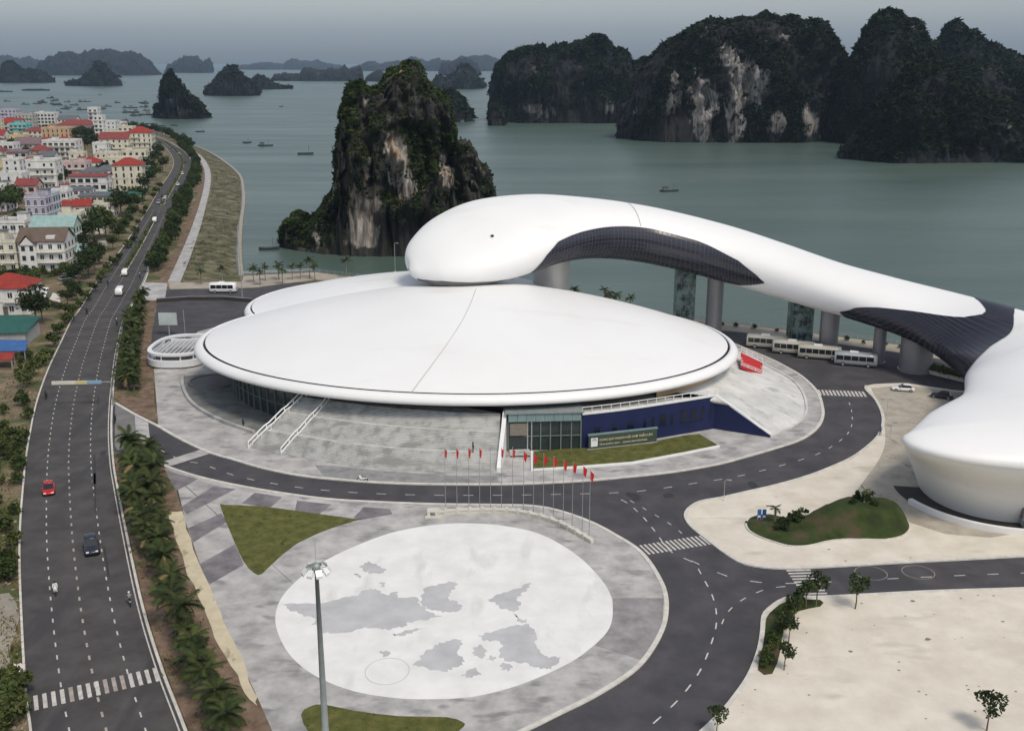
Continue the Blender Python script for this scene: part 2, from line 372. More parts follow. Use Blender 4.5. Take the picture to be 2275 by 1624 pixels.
for_ord = ['nearest', 'second nearest', 'third nearest', 'fourth nearest', 'fifth nearest', 'sixth nearest', 'seventh nearest', 'eighth nearest', 'ninth nearest', 'tenth nearest', 'eleventh nearest', 'twelfth nearest', 'thirteenth nearest', 'fourteenth nearest', 'fifteenth nearest', 'sixteenth nearest', 'seventeenth nearest', 'eighteenth nearest', 'nineteenth nearest']
tens = {2: 'twenty', 3: 'thirty', 4: 'forty', 5: 'fifty', 6: 'sixty', 7: 'seventy', 8: 'eighty', 9: 'ninety'}
units = ['', 'first', 'second', 'third', 'fourth', 'fifth', 'sixth', 'seventh', 'eighth', 'ninth']
def ordinal(i):                                      # 0-based
    if i < 19: return for_ord[i]
    n = i + 1; pre = ''
    if n >= 100: pre = 'hundred-' if n < 200 else 'two-hundred-'; n %= 100
    if n == 0: return pre[:-1] + 'th nearest'
    if n < 20: return pre + for_ord[n - 1].replace('nearest', '').strip().replace('', '') + ' nearest' if n > 1 else pre + 'first nearest'
    t, u = divmod(n, 10)
    return pre + (tens[t] + '-' + units[u] if u else tens[t][:-1] + 'ieth') + ' nearest'
def unit2(a, b):
    t = Vector((b[0] - a[0], b[1] - a[1], 0)); t.normalize(); return t

# ------------------------------------------------------------------ the setting: sea, land, roads, paving
SEA = -3.0
struct('sea', MB().sheet([(-60000, -2000), (60000, -2000), (60000, 70000), (-60000, 70000)], SEA), 'water')
shoreL = spline(GP('v', [(-420, 236), (-150, 245), (0, 253), (150, 263), (275, 279), (337, 287), (375, 297), (422, 314), (462, 329), (500, 352), (532, 379), (540, 409), (541, 440), (535, 485), (532, 548), (537, 600)]), 3)
pathL = spline(GP('v', [(-420, 237), (-150, 246.5), (0, 255), (150, 265.5), (275, 282.5), (337, 292), (375, 303), (415, 321), (445, 342), (468, 372), (473, 400), (468, 430), (450, 485), (424, 550), (404, 600)]), 3)
quay = GP('v', [(403, 626), (540, 611), (700, 604), (1200, 664), (1587, 713), (1940, 757), (2400, 826), (3400, 960)])
land = [p for p in pathL] + quay + [Vector((500, 60, 0)), Vector((400, -150, 0)), Vector((-600, -150, 0)), Vector((-1500, 200, 0))]
struct('land', MB().prism(land, -8, 0), 'soil')
# tidal bank sloping from the sea path down to the water
rows = [[a.lerp(b, t) + Vector((0, 0, -.01 + (SEA - .35) * t ** 1.3)) for t in (0, .2, .4, .6, .8, 1)] for a, b in zip(pathL, shoreL)]
bank = MB(); bank.grid(rows)
q0, q1 = G(404, 600), G(403, 626); s0, s1 = G(537, 600), G(540, 611)
bank.grid([rows[-1], [q1.lerp(s1, t) + Vector((0, 0, -.01 + (SEA - .35) * t ** 1.3)) for t in (0, .2, .4, .6, .8, 1)]])
struct('tidal_bank', bank, 'shore', fix=True)
seawall = [p + Vector((0, 0, 0)) for p in shoreL if p.y < 1200]
struct('sea_wall', MB().ribbon(seawall, .6, .9, SEA - 1, SEA + .55), 'rubble')

RL = spline(GP('v', [(80, 1790), (68.5, 1624), (58, 1547), (48, 1375), (43.5, 1238), (46, 1152), (53, 1066), (59, 1011), (67.5, 961), (77.5, 911), (92.5, 861), (112, 811), (136, 761), (160, 711), (178, 688), (207, 640), (237, 598), (266, 560), (300, 510), (332, 460), (360, 412), (378, 385), (386, 362), (376, 338), (352, 316), (318, 301), (270, 291)]), 4)
RR = spline(GP('v', [(470, 1790), (412, 1624), (360, 1489), (319, 1358), (288, 1221), (261, 1084), (252, 1030), (247.5, 961), (250, 886), (257.5, 811), (265, 765), (277, 711), (297, 672), (322, 625), (336, 585), (357, 535), (382, 472), (405, 430), (423, 397), (430, 374), (424, 354), (405, 334), (372, 314), (330, 299), (276, 288)]), 4)
road = struct('coast_road', MB().sheet(RL + RR[::-1], .02), 'asphalt')
# outer asphalt of the forecourt; the paved islands stand on it
ring = GP('v', [(250, 893), (340, 938), (352, 948), (345, 820), (335, 760), (345, 700), (352, 650), (380, 642), (540, 642), (600, 622), (1200, 672), (1587, 735), (1750, 748), (1940, 775), (2400, 845), (3000, 930)]) + [Vector((300, 60, 0)), Vector((100, 60, 0)), Vector((-24, 74, 0))] + GP('v', [(601, 1640), (566, 1537), (481, 1351), (412, 1159), (392, 1085), (352, 1028), (300, 1003), (252, 1003)])
ringroad = struct('ring_road', MB().sheet(ring, .02), 'asphalt2')
def child_sheet(parent, name, poly, z, m): return obj(name, MB().sheet(poly, z), m, parent)
child_sheet(ringroad, 'driveway_apron', GP('v', [(256, 899), (298, 922), (302, 985), (262, 1001), (255, 990)]), .024, 'asphalt3')
child_sheet(ringroad, 'driveway_band', GP('v', [(299, 923), (329, 938), (336, 1000), (303, 986)]), .028, 'granite')
child_sheet(ringroad, 'driveway_band', GP('v', [(357, 1027), (445, 999), (465, 1008), (377, 1036)]), .024, 'granite')
for q in ([(1390, 1097), (1410, 1095), (1425, 1106), (1412, 1113)], [(1473, 1098), (1490, 1095), (1498, 1104), (1478, 1106)], [(1660, 1073), (1672, 1070), (1686, 1082), (1672, 1086)]):
    child_sheet(ringroad, 'tar_patch', spline(GP('v', q), 3, True), .026, 'tar')
for q in ([(205, 1052), (214, 1052), (214, 1075), (205, 1075)], [(222, 1004), (236, 1000), (234, 1010), (226, 1013)], [(229, 1215), (234, 1215), (244, 1280), (239, 1280)], [(207, 1010), (212, 1010), (214, 1140), (210, 1140)], [(216, 880), (221, 880), (220, 900), (216, 900)]):
    child_sheet(road, 'tar_seam', GP('v', q), .03, 'tar')

ISL = .14
building_kerb = GP('v', [(352, 948), (400, 976), (465, 1006), (520, 1022), (577, 1039), (671, 1058), (796, 1070), (921, 1076), (1117, 1077), (1286, 1070), (1388, 1061), (1490, 1050), (1591, 1033), (1656, 1016), (1725, 996), (1778, 978), (1812, 955), (1827, 930), (1827, 905), (1815, 871), (1782, 838), (1744, 815), (1699, 793), (1600, 752)])
bk = spline(building_kerb, 4)
bisl = bk + GP('v', [(1400, 715), (1100, 682), (800, 668), (600, 690), (500, 722), (440, 738), (342, 822)])
struct('museum_pavement', MB().prism(bisl, 0, ISL), 'granite')
mp0 = bpy.data.objects['museum_pavement']
obj('dark_paving_band', MB().sheet(GP('v', [(700, 1034), (734, 1034), (870, 1048), (1007, 1056), (1107, 1057), (1107, 1073), (921, 1072), (800, 1066), (720, 1058)], ISL), ISL + .004), mat('front_band', (.20, .20, .20), (.31, .305, .30), .5, .75, detail=10), mp0)
def kerb(name, P, w=.28, h=.2, m='kerb'):
    return struct(name, MB().ribbon(resample(P, 1.2), w, w, 0, h), m)
kerb('museum_kerb', [G(257, 897), G(300, 922)] + bk)
plaza_kerb = GP('v', [(355, 1028), (366, 1036), (450, 1063), (577, 1089), (718, 1109), (827, 1116), (950, 1121), (1090, 1123), (1179, 1125), (1241, 1136), (1312, 1161), (1367, 1190), (1421, 1225), (1458, 1274), (1479, 1324), (1477, 1382), (1450, 1440), (1408, 1490), (1325, 1544), (1241, 1586), (1170, 1621), (1060, 1670), (900, 1720)])
pk = spline(plaza_kerb, 4)
plaza_left = GP('v', [(630, 1690), (601, 1616), (566, 1537), (515, 1430), (481, 1351), (446, 1259), (412, 1159), (395, 1087), (380, 1062)])
plaza = struct('plaza', MB().prism(pk + plaza_left, 0, ISL), 'granite')
kerb('plaza_kerb', pk)
Z = ISL
for q in ([(367, 1045), (440, 1064), (392, 1090), (381, 1074)], [(402, 1126), (474, 1080), (524, 1086), (415, 1142)], [(566, 1094), (627, 1104), (600, 1128), (537, 1118)], [(660, 1112), (737, 1120), (708, 1143), (655, 1136)], [(808, 1126), (866, 1130), (872, 1142), (800, 1155), (785, 1150)], [(418, 1173), (491, 1140), (505, 1158), (429, 1205)], [(444, 1252), (522, 1209), (542, 1254), (462, 1300)]):
    child_sheet(plaza, 'dark_paving_band', GP('v', q, Z), Z + .004, 'darkband')
# darker sectors of the ring around the white disc
child_sheet(plaza, 'paving_sector', GP('v', [(1362, 1328), (1474, 1328), (1472, 1382), (1446, 1438), (1426, 1466), (1322, 1434), (1350, 1396), (1360, 1358)], Z), Z + .004, mat('ring_sector', (.20, .19, .195), (.33, .315, .315), .4, .75, detail=10))
disc = spline(GP('e4', [(188, 890), (215, 780), (300, 680), (420, 590), (600, 500), (800, 425), (1000, 385), (1200, 372), (1400, 385), (1600, 430), (1780, 530), (1900, 640), (1970, 740), (1988, 830), (1970, 930), (1890, 1020), (1750, 1120), (1500, 1230), (1250, 1295), (1000, 1310), (800, 1300), (600, 1265), (420, 1195), (300, 1110), (225, 1010)], Z), 4, True)
child_sheet(plaza, 'white_disc', disc, Z + .012, 'plaza')
MAPS = [[(640, 600), (680, 575), (730, 590), (780, 615), (770, 635), (700, 640), (650, 625)],
        [(215, 800), (330, 800), (480, 790), (560, 765), (620, 760), (660, 730), (720, 720), (780, 755), (835, 735), (840, 770), (950, 770), (960, 810), (1000, 840), (1080, 870), (980, 890), (900, 900), (880, 920), (830, 930), (760, 940), (700, 930), (640, 935), (560, 955), (440, 960), (420, 920), (380, 910), (400, 880), (340, 870), (260, 830)],
        [(960, 760), (1000, 710), (1060, 695), (1155, 680), (1150, 720), (1110, 745), (1115, 780), (1160, 790), (1180, 820), (1150, 845), (1080, 850), (1010, 830), (970, 800)],
        [(1310, 780), (1390, 750), (1480, 720), (1550, 690), (1540, 715), (1500, 745), (1480, 770), (1495, 810), (1460, 845), (1400, 830), (1365, 795)],
        [(1460, 852), (1490, 880), (1530, 890), (1520, 903), (1480, 895)],
        [(1265, 970), (1380, 940), (1440, 922), (1540, 907), (1580, 960), (1570, 1010), (1600, 1060), (1640, 1090), (1710, 1085), (1660, 1150), (1600, 1150), (1540, 1120), (1440, 1110), (1380, 1080), (1400, 1030), (1380, 1000), (1300, 1000)],
        [(920, 1130), (980, 1070), (1040, 1020), (1100, 1000), (1190, 990), (1160, 1050), (1200, 1110), (1150, 1140), (1090, 1165), (1000, 1145)],
        [(810, 965), (880, 942), (980, 930), (920, 960), (850, 975)], [(1240, 1040), (1290, 1020), (1310, 1060), (1290, 1095), (1240, 1080)],
        [(1180, 1180), (1260, 1140), (1290, 1180), (1220, 1192)], [(1330, 1070), (1370, 1085), (1350, 1112), (1310, 1098)], [(1400, 1115), (1450, 1130), (1440, 1155), (1390, 1150)],
        [(740, 1060), (780, 1050), (800, 1070), (760, 1085)], [(610, 640), (640, 650), (650, 665), (625, 655)], [(740, 690), (760, 685), (775, 705), (755, 712)]]
def rough(P, amp, k=3):
    out = []
    for i, p in enumerate(P):
        q = P[(i + 1) % len(P)]
        for j in range(k):
            o = p.lerp(q, j / k); d = unit2(p, q)
            out.append(o + Vector((-d.y, d.x, 0)) * (R.uniform(-amp, amp) if j else 0))
    return out
for q in MAPS:
    child_sheet(plaza, 'map_inlay', rough(GP('e4', q, Z), .3, 5), Z + .018, 'inlay')
cc = G(533.2 + 785 / 2.4, 1007.1 + 1160 / 2.4, Z)
child = MB(); child.grid([[(cc.x + r * cos(a * pi / 24), cc.y + r * sin(a * pi / 24) * 1.1, Z + .02) for a in range(48)] for r in (2.35, 2.43)], closed_u=True)
obj('compass_ring', child, 'inlay', plaza)
def lawn(name, P, z0=0., h=.2, m='grass', n=3):
    P = spline(P, n, True) if n > 1 else P
    return struct(name, MB().prism(P, z0, h), m)
lawn('triangle_lawn', GP('v', [(490, 1124), (500, 1121), (575, 1124), (650, 1133), (786, 1152), (795, 1154), (740, 1171), (660, 1206), (600, 1256), (581, 1274), (565, 1272), (540, 1244), (510, 1176)], .2), n=2)
lawn('lower_lawn', GP('v', [(669, 1586), (690, 1568), (720, 1564), (783, 1577), (887, 1590), (991, 1592), (1028, 1603), (1030, 1612), (1000, 1640), (960, 1690), (760, 1700), (690, 1630)], .2), n=2)

east_kerb = GP('v', [(2010, 852), (1925, 858), (1945, 888), (1959, 916), (1962, 941), (1952, 969), (1928, 993), (1893, 1018), (1847, 1039), (1795, 1059), (1725, 1079), (1655, 1095), (1603, 1107), (1558, 1115), (1533, 1129), (1523, 1147), (1537, 1171), (1572, 1199), (1614, 1231), (1648, 1251), (1690, 1260), (1743, 1263), (1830, 1260), (2004, 1250), (2179, 1241), (2275, 1236), (2600, 1222), (3000, 1208)])
ek = spline(east_kerb, 4)
struct('east_pavement', MB().prism(ek + [Vector((170, 190, 0))] + GP('v', [(2275, 880), (2120, 868)]), 0, ISL), 'beige')
kerb('east_kerb', ek[4:])
obj('circle_paving', MB().sheet(spline(GP('v', [(1935, 862), (1952, 900), (1964, 940), (1966, 985), (1952, 1022), (1928, 1056), (1903, 1090)], ISL), 4) + GP('v', [(1960, 1130), (2020, 1160), (2100, 1186), (2200, 1194), (2420, 1160), (2420, 900), (2120, 870), (2010, 856)], ISL), ISL + .004), mat('shaded_paving', (.33, .30, .25), (.46, .42, .355), .35, .85, detail=10, streak=((.22, .20, .165), .5, (1, .4, 1), .60, .1)), bpy.data.objects['east_pavement'])  # greyer round paving, with the tail fin's shade painted into its colour
se_kerb = GP('v', [(3000, 1284), (2500, 1301), (2275, 1309), (2059, 1316), (1850, 1327), (1770, 1328), (1740, 1333), (1714, 1350), (1697, 1369), (1694, 1402), (1688, 1440), (1677, 1474), (1662, 1507), (1639, 1541), (1609, 1579), (1572, 1616), (1500, 1680), (1440, 1730)])
sk = spline(se_kerb, 4)
struct('south_pavement', MB().prism(sk + [Vector((20, 70, 0)), Vector((120, 70, 0))], 0, ISL), 'beige')
kerb('south_kerb', sk)
lawn('planting_bed', GP('v', [(1752, 1334), (1822, 1332), (1822, 1346), (1775, 1356), (1742, 1390), (1735, 1440), (1716, 1495), (1684, 1487), (1694, 1440), (1700, 1400), (1703, 1372), (1720, 1352)], .2), 0., .22, 'mound', 2)
# promenade strip beside the coast road
strip = GP('v', [(300, 1006), (345, 1026), (366, 1040), (390, 1085), (412, 1159), (446, 1259), (481, 1351), (515, 1430), (566, 1537), (601, 1616), (640, 1700)]) 
kr = [p for p in RR if p.y < G(0, 1003).y]
struct('palm_verge', MB().prism(strip + [p + Vector((.35, 0, 0)) for p in kr], 0, .13), 'redsoil')
kr2 = [p for p in RR if G(0, 895).y < p.y < G(0, 668).y]
struct('palm_verge', MB().prism([p + Vector((.35, 0, 0)) for p in kr2] + GP('v', [(312, 668), (345, 668), (336, 760), (340, 830), (346, 940), (300, 918)]), 0, .13), 'redsoil')
struct('cream_path', MB().prism(rough(GP('v', [(372, 1138), (405, 1134), (424, 1195), (452, 1272), (482, 1342), (506, 1398), (540, 1462), (566, 1538), (572, 1566), (535, 1520), (502, 1458), (470, 1392), (440, 1325), (410, 1252), (388, 1190)], .2), .25), 0, .15), 'cream')
# kerbs of the coast road
kerb('coast_road_kerb', RR, .16, .2)
kl = kerb('verge_kerb', RL, .13, .16, 'rubble')
st = resample([p for p in RL if p.y < 420], 1.7)
kme = MB().box(-.13, .13, -.62, .62, 0, .12).mesh('kerb_stone'); kme.materials.append(M['kerb'])
lme = MB().box(-.13, .13, -.86, .86, 0, .12).mesh('kerb_stone'); lme.materials.append(M['kerb'])
dz0, dz1 = G(0, 1548).y, G(0, 1230).y
for i, (a, b) in enumerate(zip(st, st[1:])):
    c = (a + b) / 2; d = unit2(a, b); o = obj('kerb_stone', kme if dz0 < c.y < dz1 else lme, 'kerb', kl, local=True)
    o.location = (c.x, c.y, .145); o.rotation_euler = (0, 0, atan2(-d.x, d.y))
    if c.y > 330: o.scale = (1, 1, 1)
# lane lines: short dashes between the edges
LN = 400
def dashes(name, P, ln, gap, wd, z, parent, m):
    q = resample(P, .25); mb = MB(); i = 0; a, g = int(ln / .25), int(gap / .25)
    while i + a < len(q):
        s_, e_ = q[i], q[i + a]; d = unit2(s_, e_); nn = Vector((-d.y, d.x, 0)) * wd / 2; mid = q[i + a // 2]
        mb.add([s_ + nn, s_ - nn, mid - nn, mid + nn, e_ - nn, e_ + nn], [(0, 1, 2, 3), (3, 2, 4, 5)]); i += a + g
    mb.v = [(x, y, z) for x, y, _ in mb.v]
    return obj(name, mb, m, parent)
for f_, m_, wd in ((.25, 'paint', .17), (.49, 'paintold', .24), (.745, 'paint', .17)):
    dashes('lane_line', [p for p in frac(RL, RR, f_, LN) if p.y < 480], 1.1, 2.1, wd, .026, road, m_)
obj('edge_line', MB().ribbon([p for p in frac(RL, RR, .962, LN) if p.y < 900], .08, .08, .021, .026), 'paint', road)
ring_mid = spline(GP('v', [(330, 985), (402, 1022), (446, 1030), (520, 1056), (600, 1073), (700, 1087), (820, 1096), (960, 1100), (1120, 1100), (1250, 1098), (1360, 1095), (1440, 1089), (1540, 1074), (1640, 1058), (1736, 1034), (1816, 1009), (1855, 987), (1882, 965), (1893, 940), (1891, 908), (1880, 880)]), 5)
dashes('lane_line', ring_mid, 1.6, 3.2, .17, .026, ringroad, 'paint')
dashes('lane_line', spline(GP('v', [(1380, 1110), (1400, 1122), (1430, 1150), (1455, 1180), (1490, 1225), (1540, 1250), (1560, 1280), (1585, 1330), (1592, 1380), (1580, 1430), (1555, 1490), (1515, 1545), (1470, 1590), (1430, 1625)]), 5), 1.6, 2.2, .17, .026, ringroad, 'paint')
dashes('lane_line', spline(GP('v', [(1400, 1112), (1490, 1165), (1440, 1135)][:2] + [(1530, 1200)]), 3), 1.2, 2.0, .15, .03, ringroad, 'paint')
dashes('lane_line', spline(GP('v', [(1535, 1245), (1585, 1268), (1630, 1284), (1685, 1293), (1740, 1296), (1860, 1292), (1990, 1285), (2140, 1278), (2290, 1272), (2500, 1262)]), 5), 1.6, 3.0, .17, .026, ringroad, 'paint')
dashes('lane_line', spline(GP('v', [(1800, 1300), (1720, 1305), (1677, 1318), (1642, 1337), (1615, 1362), (1600, 1395)]), 4), 1.4, 2.0, .15, .026, ringroad, 'paint')
for (u, v_) in ((1935, 1273), (2040, 1271)):
    c = G(u, v_); mb = MB(); mb.grid([[(c.x + r * cos(a * pi / 20), c.y + r * .95 * sin(a * pi / 20), .027) for a in range(40)] for r in (2.0, 2.08)], closed_u=True); obj('painted_ring', mb, 'paintold', ringroad)
def crosswalk(p0, p1, n, ln, parent, wd=.5, worn=(), z=.03):
    d = unit2(p0, p1); nn = Vector((-d.y, d.x, 0)); me = MB().sheet([(-wd / 2, -ln / 2), (wd / 2, -ln / 2), (wd / 2, ln / 2), (-wd / 2, ln / 2)], 0)
    m1 = me.mesh('stripe'); m1.materials.append(M['paint']); m2 = m1.copy(); m2.materials.clear(); m2.materials.append(M['paintold'])
    for i in range(n):
        c = p0.lerp(p1, (i + .5) / n); o = obj('stripe', m2 if i in worn else m1, 'paint', parent, local=True); o.location = (c.x, c.y, z); o.rotation_euler = (0, 0, atan2(d.y, d.x))
crosswalk(G(70, 1563), G(356, 1496), 15, 2.9, road, .42, (4, 8, 9, 10))
crosswalk(G(1428, 1222), G(1570, 1199), 15, 3.0, ringroad, .32)
crosswalk(G(1817, 872), G(1924, 876), 13, 3.6, ringroad, .42)
crosswalk(G(1772, 1264), G(1812, 1322), 9, 3.2, ringroad, .38)
# median hedge kerb of the coast road
for sl_ in ((.46, 614, 482), (.47, 458, 318)):
    mp_ = [p for p in frac(RL, RR, sl_[0], LN) if G(0, sl_[1]).y < p.y < G(0, sl_[2]).y]
    struct('median', MB().ribbon(mp_, .75, .75, 0, .22), 'kerb')
    struct('median_soil', MB().ribbon(mp_, .5, .5, .2, .27), 'soil')
    hb = MB()
    for p in resample(mp_, .8):
        for k in range(9):
            c = p + Vector((R.uniform(-.6, .6), R.uniform(-.5, .5), R.uniform(.3, 1.1))); a = [Vector((R.gauss(0, .3), R.gauss(0, .3), R.gauss(0, .22))) for _ in range(3)]
            hb.add([c + a[0], c + a[1], c + a[2]], [(0, 1, 2)])
    h = obj('median_hedge', hb, 'bush'); h['kind'] = 'stuff'; h['label'] = 'low clipped hedge along the middle of the coast road, %s stretch' % ('nearer' if sl_[1] > 500 else 'farther'); h['category'] = 'hedge'
# paths behind the coast road and the shore promenade
P1 = spline(GP('v', [(400, 628), (418, 585), (434, 540), (447, 500), (459, 452), (467, 415), (468, 385), (458, 360), (438, 340), (410, 324)]), 3)
P2 = spline(GP('v', [(372, 628), (392, 585), (412, 540), (428, 500), (444, 452), (453, 415), (455, 385), (447, 362), (430, 344), (405, 327)]), 3)
struct('sea_path', MB().prism(P1 + P2[::-1], 0, .1), 'granite')
P3 = spline(GP('v', [(352, 628), (374, 585), (395, 540), (413, 500), (432, 452), (443, 415), (446, 388), (440, 366), (424, 347), (401, 330)]), 3)
struct('brick_walk', MB().prism([p - Vector((.1, 0, 0)) for p in P2] + P3[::-1], 0, .08), 'redsoil')
struct('quay_pavement', MB().prism(GP('v', [(378, 643), (374, 629), (538, 627), (540, 614), (700, 606), (1200, 666), (1587, 715), (1940, 759), (2400, 828), (2400, 846), (1940, 776), (1740, 748), (1587, 733), (1200, 680), (700, 622), (560, 640)]), 0, .12), mat('quay_paving', (.30, .27, .22), (.42, .37, .31), .2, .85))
struct('side_apron', MB().prism(GP('v', [(322, 628), (372, 630), (366, 668), (316, 668), (308, 655)]), 0, .09), 'granite')
struct('verge_slab', MB().prism(rough(GP('v', [(-60, 1335), (20, 1318), (38, 1345), (40, 1385), (30, 1420), (22, 1470), (14, 1500), (-60, 1530)]), .3), 0, .1), mat('old_concrete', (.22, .20, .165), (.33, .30, .25), .3, .9))

# ------------------------------------------------------------------ the oval exhibition hall
hall = thing('exhibition_hall', 'low white domed oval exhibition hall with wide granite stairs and navy wall', 'building', (-10, 211, 0))
def ell(c, a, b, rot):
    ca, sa = cos(rot), sin(rot)
    return lambda th: Vector((c[0] + a * cos(th) * ca - b * sin(th) * sa, c[1] + a * cos(th) * sa + b * sin(th) * ca, 0))
E1 = ell((-9.8, 210.5), 55.3, 40.5, radians(-6)); AP1 = Vector((-7, 224, 0))
E2 = ell((-23, 245), 39.5, 33, radians(4)); AP2 = Vector((-14, 238, 0))
def shell(E, ap, zr, h, ts, n=160, pw=1.9):
    rows = []
    for t in ts:
        rows.append([ap.lerp(E(2 * pi * k / n), t) + Vector((0, 0, zr + h * (1 - t ** pw))) for k in range(n)])
    return rows
def rim(E, ap, prof, n=160):
    return [[ap.lerp(E(2 * pi * k / n), t) + Vector((0, 0, z)) for k in range(n)] for t, z in prof]
ZR = 9.3
ts = [.0005] + [i / 26 * .962 for i in range(1, 27)]
obj('roof_shell', MB().grid(shell(E1, AP1, ZR, 8.6, ts), closed_u=True), 'white', hall, True, fix=True)
zt = ZR + 8.6 * (1 - .962 ** 1.9)
obj('roof_groove', MB().grid(rim(E1, AP1, [(.960, zt - .02), (.961, zt - .5), (.9695, zt - .55), (.970, zt - .05)]), closed_u=True), 'groove', hall)
obj('roof_rim', MB().grid(rim(E1, AP1, [(.9695, zt - .6), (.9697, zt - .06), (.975, zt + .02), (.985, zt - .12), (.994, zt - .45), (1, zt - .95), (1.0, zt - 1.35), (.994, zt - 1.7), (.98, zt - 1.85)]), closed_u=True), 'white', hall, True, fix=True)
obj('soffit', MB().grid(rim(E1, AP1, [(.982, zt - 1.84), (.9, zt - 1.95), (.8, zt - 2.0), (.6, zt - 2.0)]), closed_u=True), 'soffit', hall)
obj('rear_roof_shell', MB().grid(shell(E2, AP2, ZR, 7.4, ts), closed_u=True), 'white', hall, True, fix=True)
z2 = ZR + 7.4 * (1 - .962 ** 1.9)
obj('rear_roof_groove', MB().grid(rim(E2, AP2, [(.960, z2 - .02), (.961, z2 - .5), (.9695, z2 - .55), (.970, z2 - .05)]), closed_u=True), 'groove', hall)
obj('rear_roof_rim', MB().grid(rim(E2, AP2, [(.9695, z2 - .6), (.9697, z2 - .06), (.975, z2 + .02), (.985, z2 - .12), (.994, z2 - .45), (1, z2 - .95), (1.0, z2 - 1.35), (.994, z2 - 1.7), (.7, z2 - 1.85)]), closed_u=True), 'white', hall, True, fix=True)
# drainage seam from the crown to the front edge
fr = G(914, 872, zt); sm = []
for i in range(40):
    t = .06 + .902 * i / 39; q = AP1.lerp(fr, t / .962); bow = sin(pi * i / 39) * 2.2
    sm.append(Vector((q.x + bow, q.y, ZR + 8.6 * (1 - t ** 1.9))))
sb = MB(); sb.grid([[p + Vector((-.07, 0, .0)), p + Vector((-.06, 0, .035)), p + Vector((.06, 0, .035)), p + Vector((.07, 0, 0))] for p in sm]); obj('roof_seam', sb, mat('seam_grey', (.42, .42, .41), rough=.7), hall)
ty = lambda t, a0, a1, n=60, z=0.: [AP1.lerp(E1(radians(a0 + (a1 - a0) * i / n)), t) + Vector((0, 0, z)) for i in range(n + 1)]
wl = ty(.84, 0, 360, 120)
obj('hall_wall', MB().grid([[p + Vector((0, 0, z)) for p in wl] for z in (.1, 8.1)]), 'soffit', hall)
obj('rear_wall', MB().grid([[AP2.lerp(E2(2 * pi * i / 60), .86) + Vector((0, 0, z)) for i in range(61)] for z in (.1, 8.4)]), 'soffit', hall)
# glazed foyer on the left
gl = ty(.885, 172, 245, 46)
gw = obj('foyer_glazing', MB().grid([[p + Vector((0, 0, z)) for p in gl] for z in (.1, 8.0)]), 'hallglass', hall)
for i, p in enumerate(gl[::2]):
    t = unit2(AP1, p); o = obj('mullion', MB().obox(p + t * .12, t, Vector((-t.y, t.x, 0)), .13, .08, .1, 8.0), 'mullion', gw); o.location = (0, 0, 0)
for z in (2.8, 5.4):
    o = obj('transom', MB().ribbon([p + unit2(AP1, p) * .1 for p in gl], .08, .08, z, z + .14), 'mullion', gw); o.location = (0, 0, 0)
# sunken court in front of it
court = spline(GP('e1', [(352, 400), (352, 480), (400, 580), (500, 660), (650, 735), (860, 808)], .14), 4)
obj('court_floor', MB().sheet(court + [p for p in ty(.87, 236, 176, 20)], .15), mat('court_paving', (.13, .14, .135), (.24, .25, .24), .3, .8), hall)
obj('court_parapet', MB().ribbon(court, .3, .3, .1, .75), 'granite', hall)
cp = G(296.2 + 570 / 3.2, 710.9 + 440 / 3.2, .15)
obj('court_pool', MB().lathe([(5.2, .1), (5.2, .5), (4.7, .5), (4.7, .32), (.01, .32)], 32, (cp.x, cp.y)), 'asphalt3', hall)
# grand stairs
foot = GP('v', [(552, 995), (627, 1008), (734, 1028), (870, 1043), (1007, 1050), (1107, 1051)], .14)
TZ = 6.3
topp = GP('v', [(671, 881), (731, 889), (850, 903), (1007, 915), (1060, 917), (1112, 918)], TZ)
def even(P, n): 
    L = sum((b - a).length for a, b in zip(P, P[1:])); return resample(P, L / n - 1e-6)[:n + 1]
fo, to = even(spline(foot, 4), 40), even(spline(topp, 4), 40)
NS = 38; tv = [0]
for k in range(NS): tv.append(tv[-1] + (2.6 if k in (12, 25) else 1))
tv = [x / tv[-1] for x in tv]
rows = []
for k in range(NS):
    z0 = .14 + (TZ - .14) * k / NS; z1 = .14 + (TZ - .14) * (k + 1) / NS
    for t, z in ((tv[k], z0), (tv[k], z1), (tv[k + 1], z1)):
        rows.append([Vector((a.x + (b.x - a.x) * t, a.y + (b.y - a.y) * t, z)) for a, b in zip(fo, to)])
sidew = MB().grid(rows)
stairs = obj('grand_stairs', sidew, 'granite2', hall)
for k in (13, 26):
    t = tv[k]; z = .14 + (TZ - .14) * k / NS
    ln = [Vector((a.x + (b.x - a.x) * t, a.y + (b.y - a.y) * t, 0)) for a, b in zip(fo, to)]
    o = obj('landing_nosing', MB().ribbon(ln, .18, .28, z, z + .05), 'granite3', stairs); o.location = (0, 0, 0)
terr = [Vector((p.x, p.y, TZ)) for p in to]; inn = ty(.84, 218, 268, 40, TZ)
obj('terrace', MB().grid([terr, even(inn, 40)]), 'granite2', hall)
ll = [fo[0].lerp(to[0], t) for t in (0, .5, 1)]
obj('stair_side_wall', MB().add([fo[0], to[0], (to[0].x, to[0].y, 0)], [(0, 1, 2)]), 'granite2', hall)
def rail(name, P, hgt, parent, m='whitepaint', r=.06, post=2.0, rails=(1.0, .55), world=True):
    mb = MB()
    for f_ in rails: mb.tube([p + Vector((0, 0, hgt * f_)) for p in P], r, 6)
    for p in resample(P, post): mb.tube([p, p + Vector((0, 0, hgt))], r * .9, 6)
    o = obj(name, mb, m, parent)
    return o
def stair_line(i): return [Vector((fo[i].x + (to[i].x - fo[i].x) * tv[k], fo[i].y + (to[i].y - fo[i].y) * tv[k], .14 + (TZ - .14) * k / NS)) for k in range(0, NS + 1, 2)]
rail('stair_railing', stair_line(0), 1.1, hall, r=.13, rails=(1, .1))
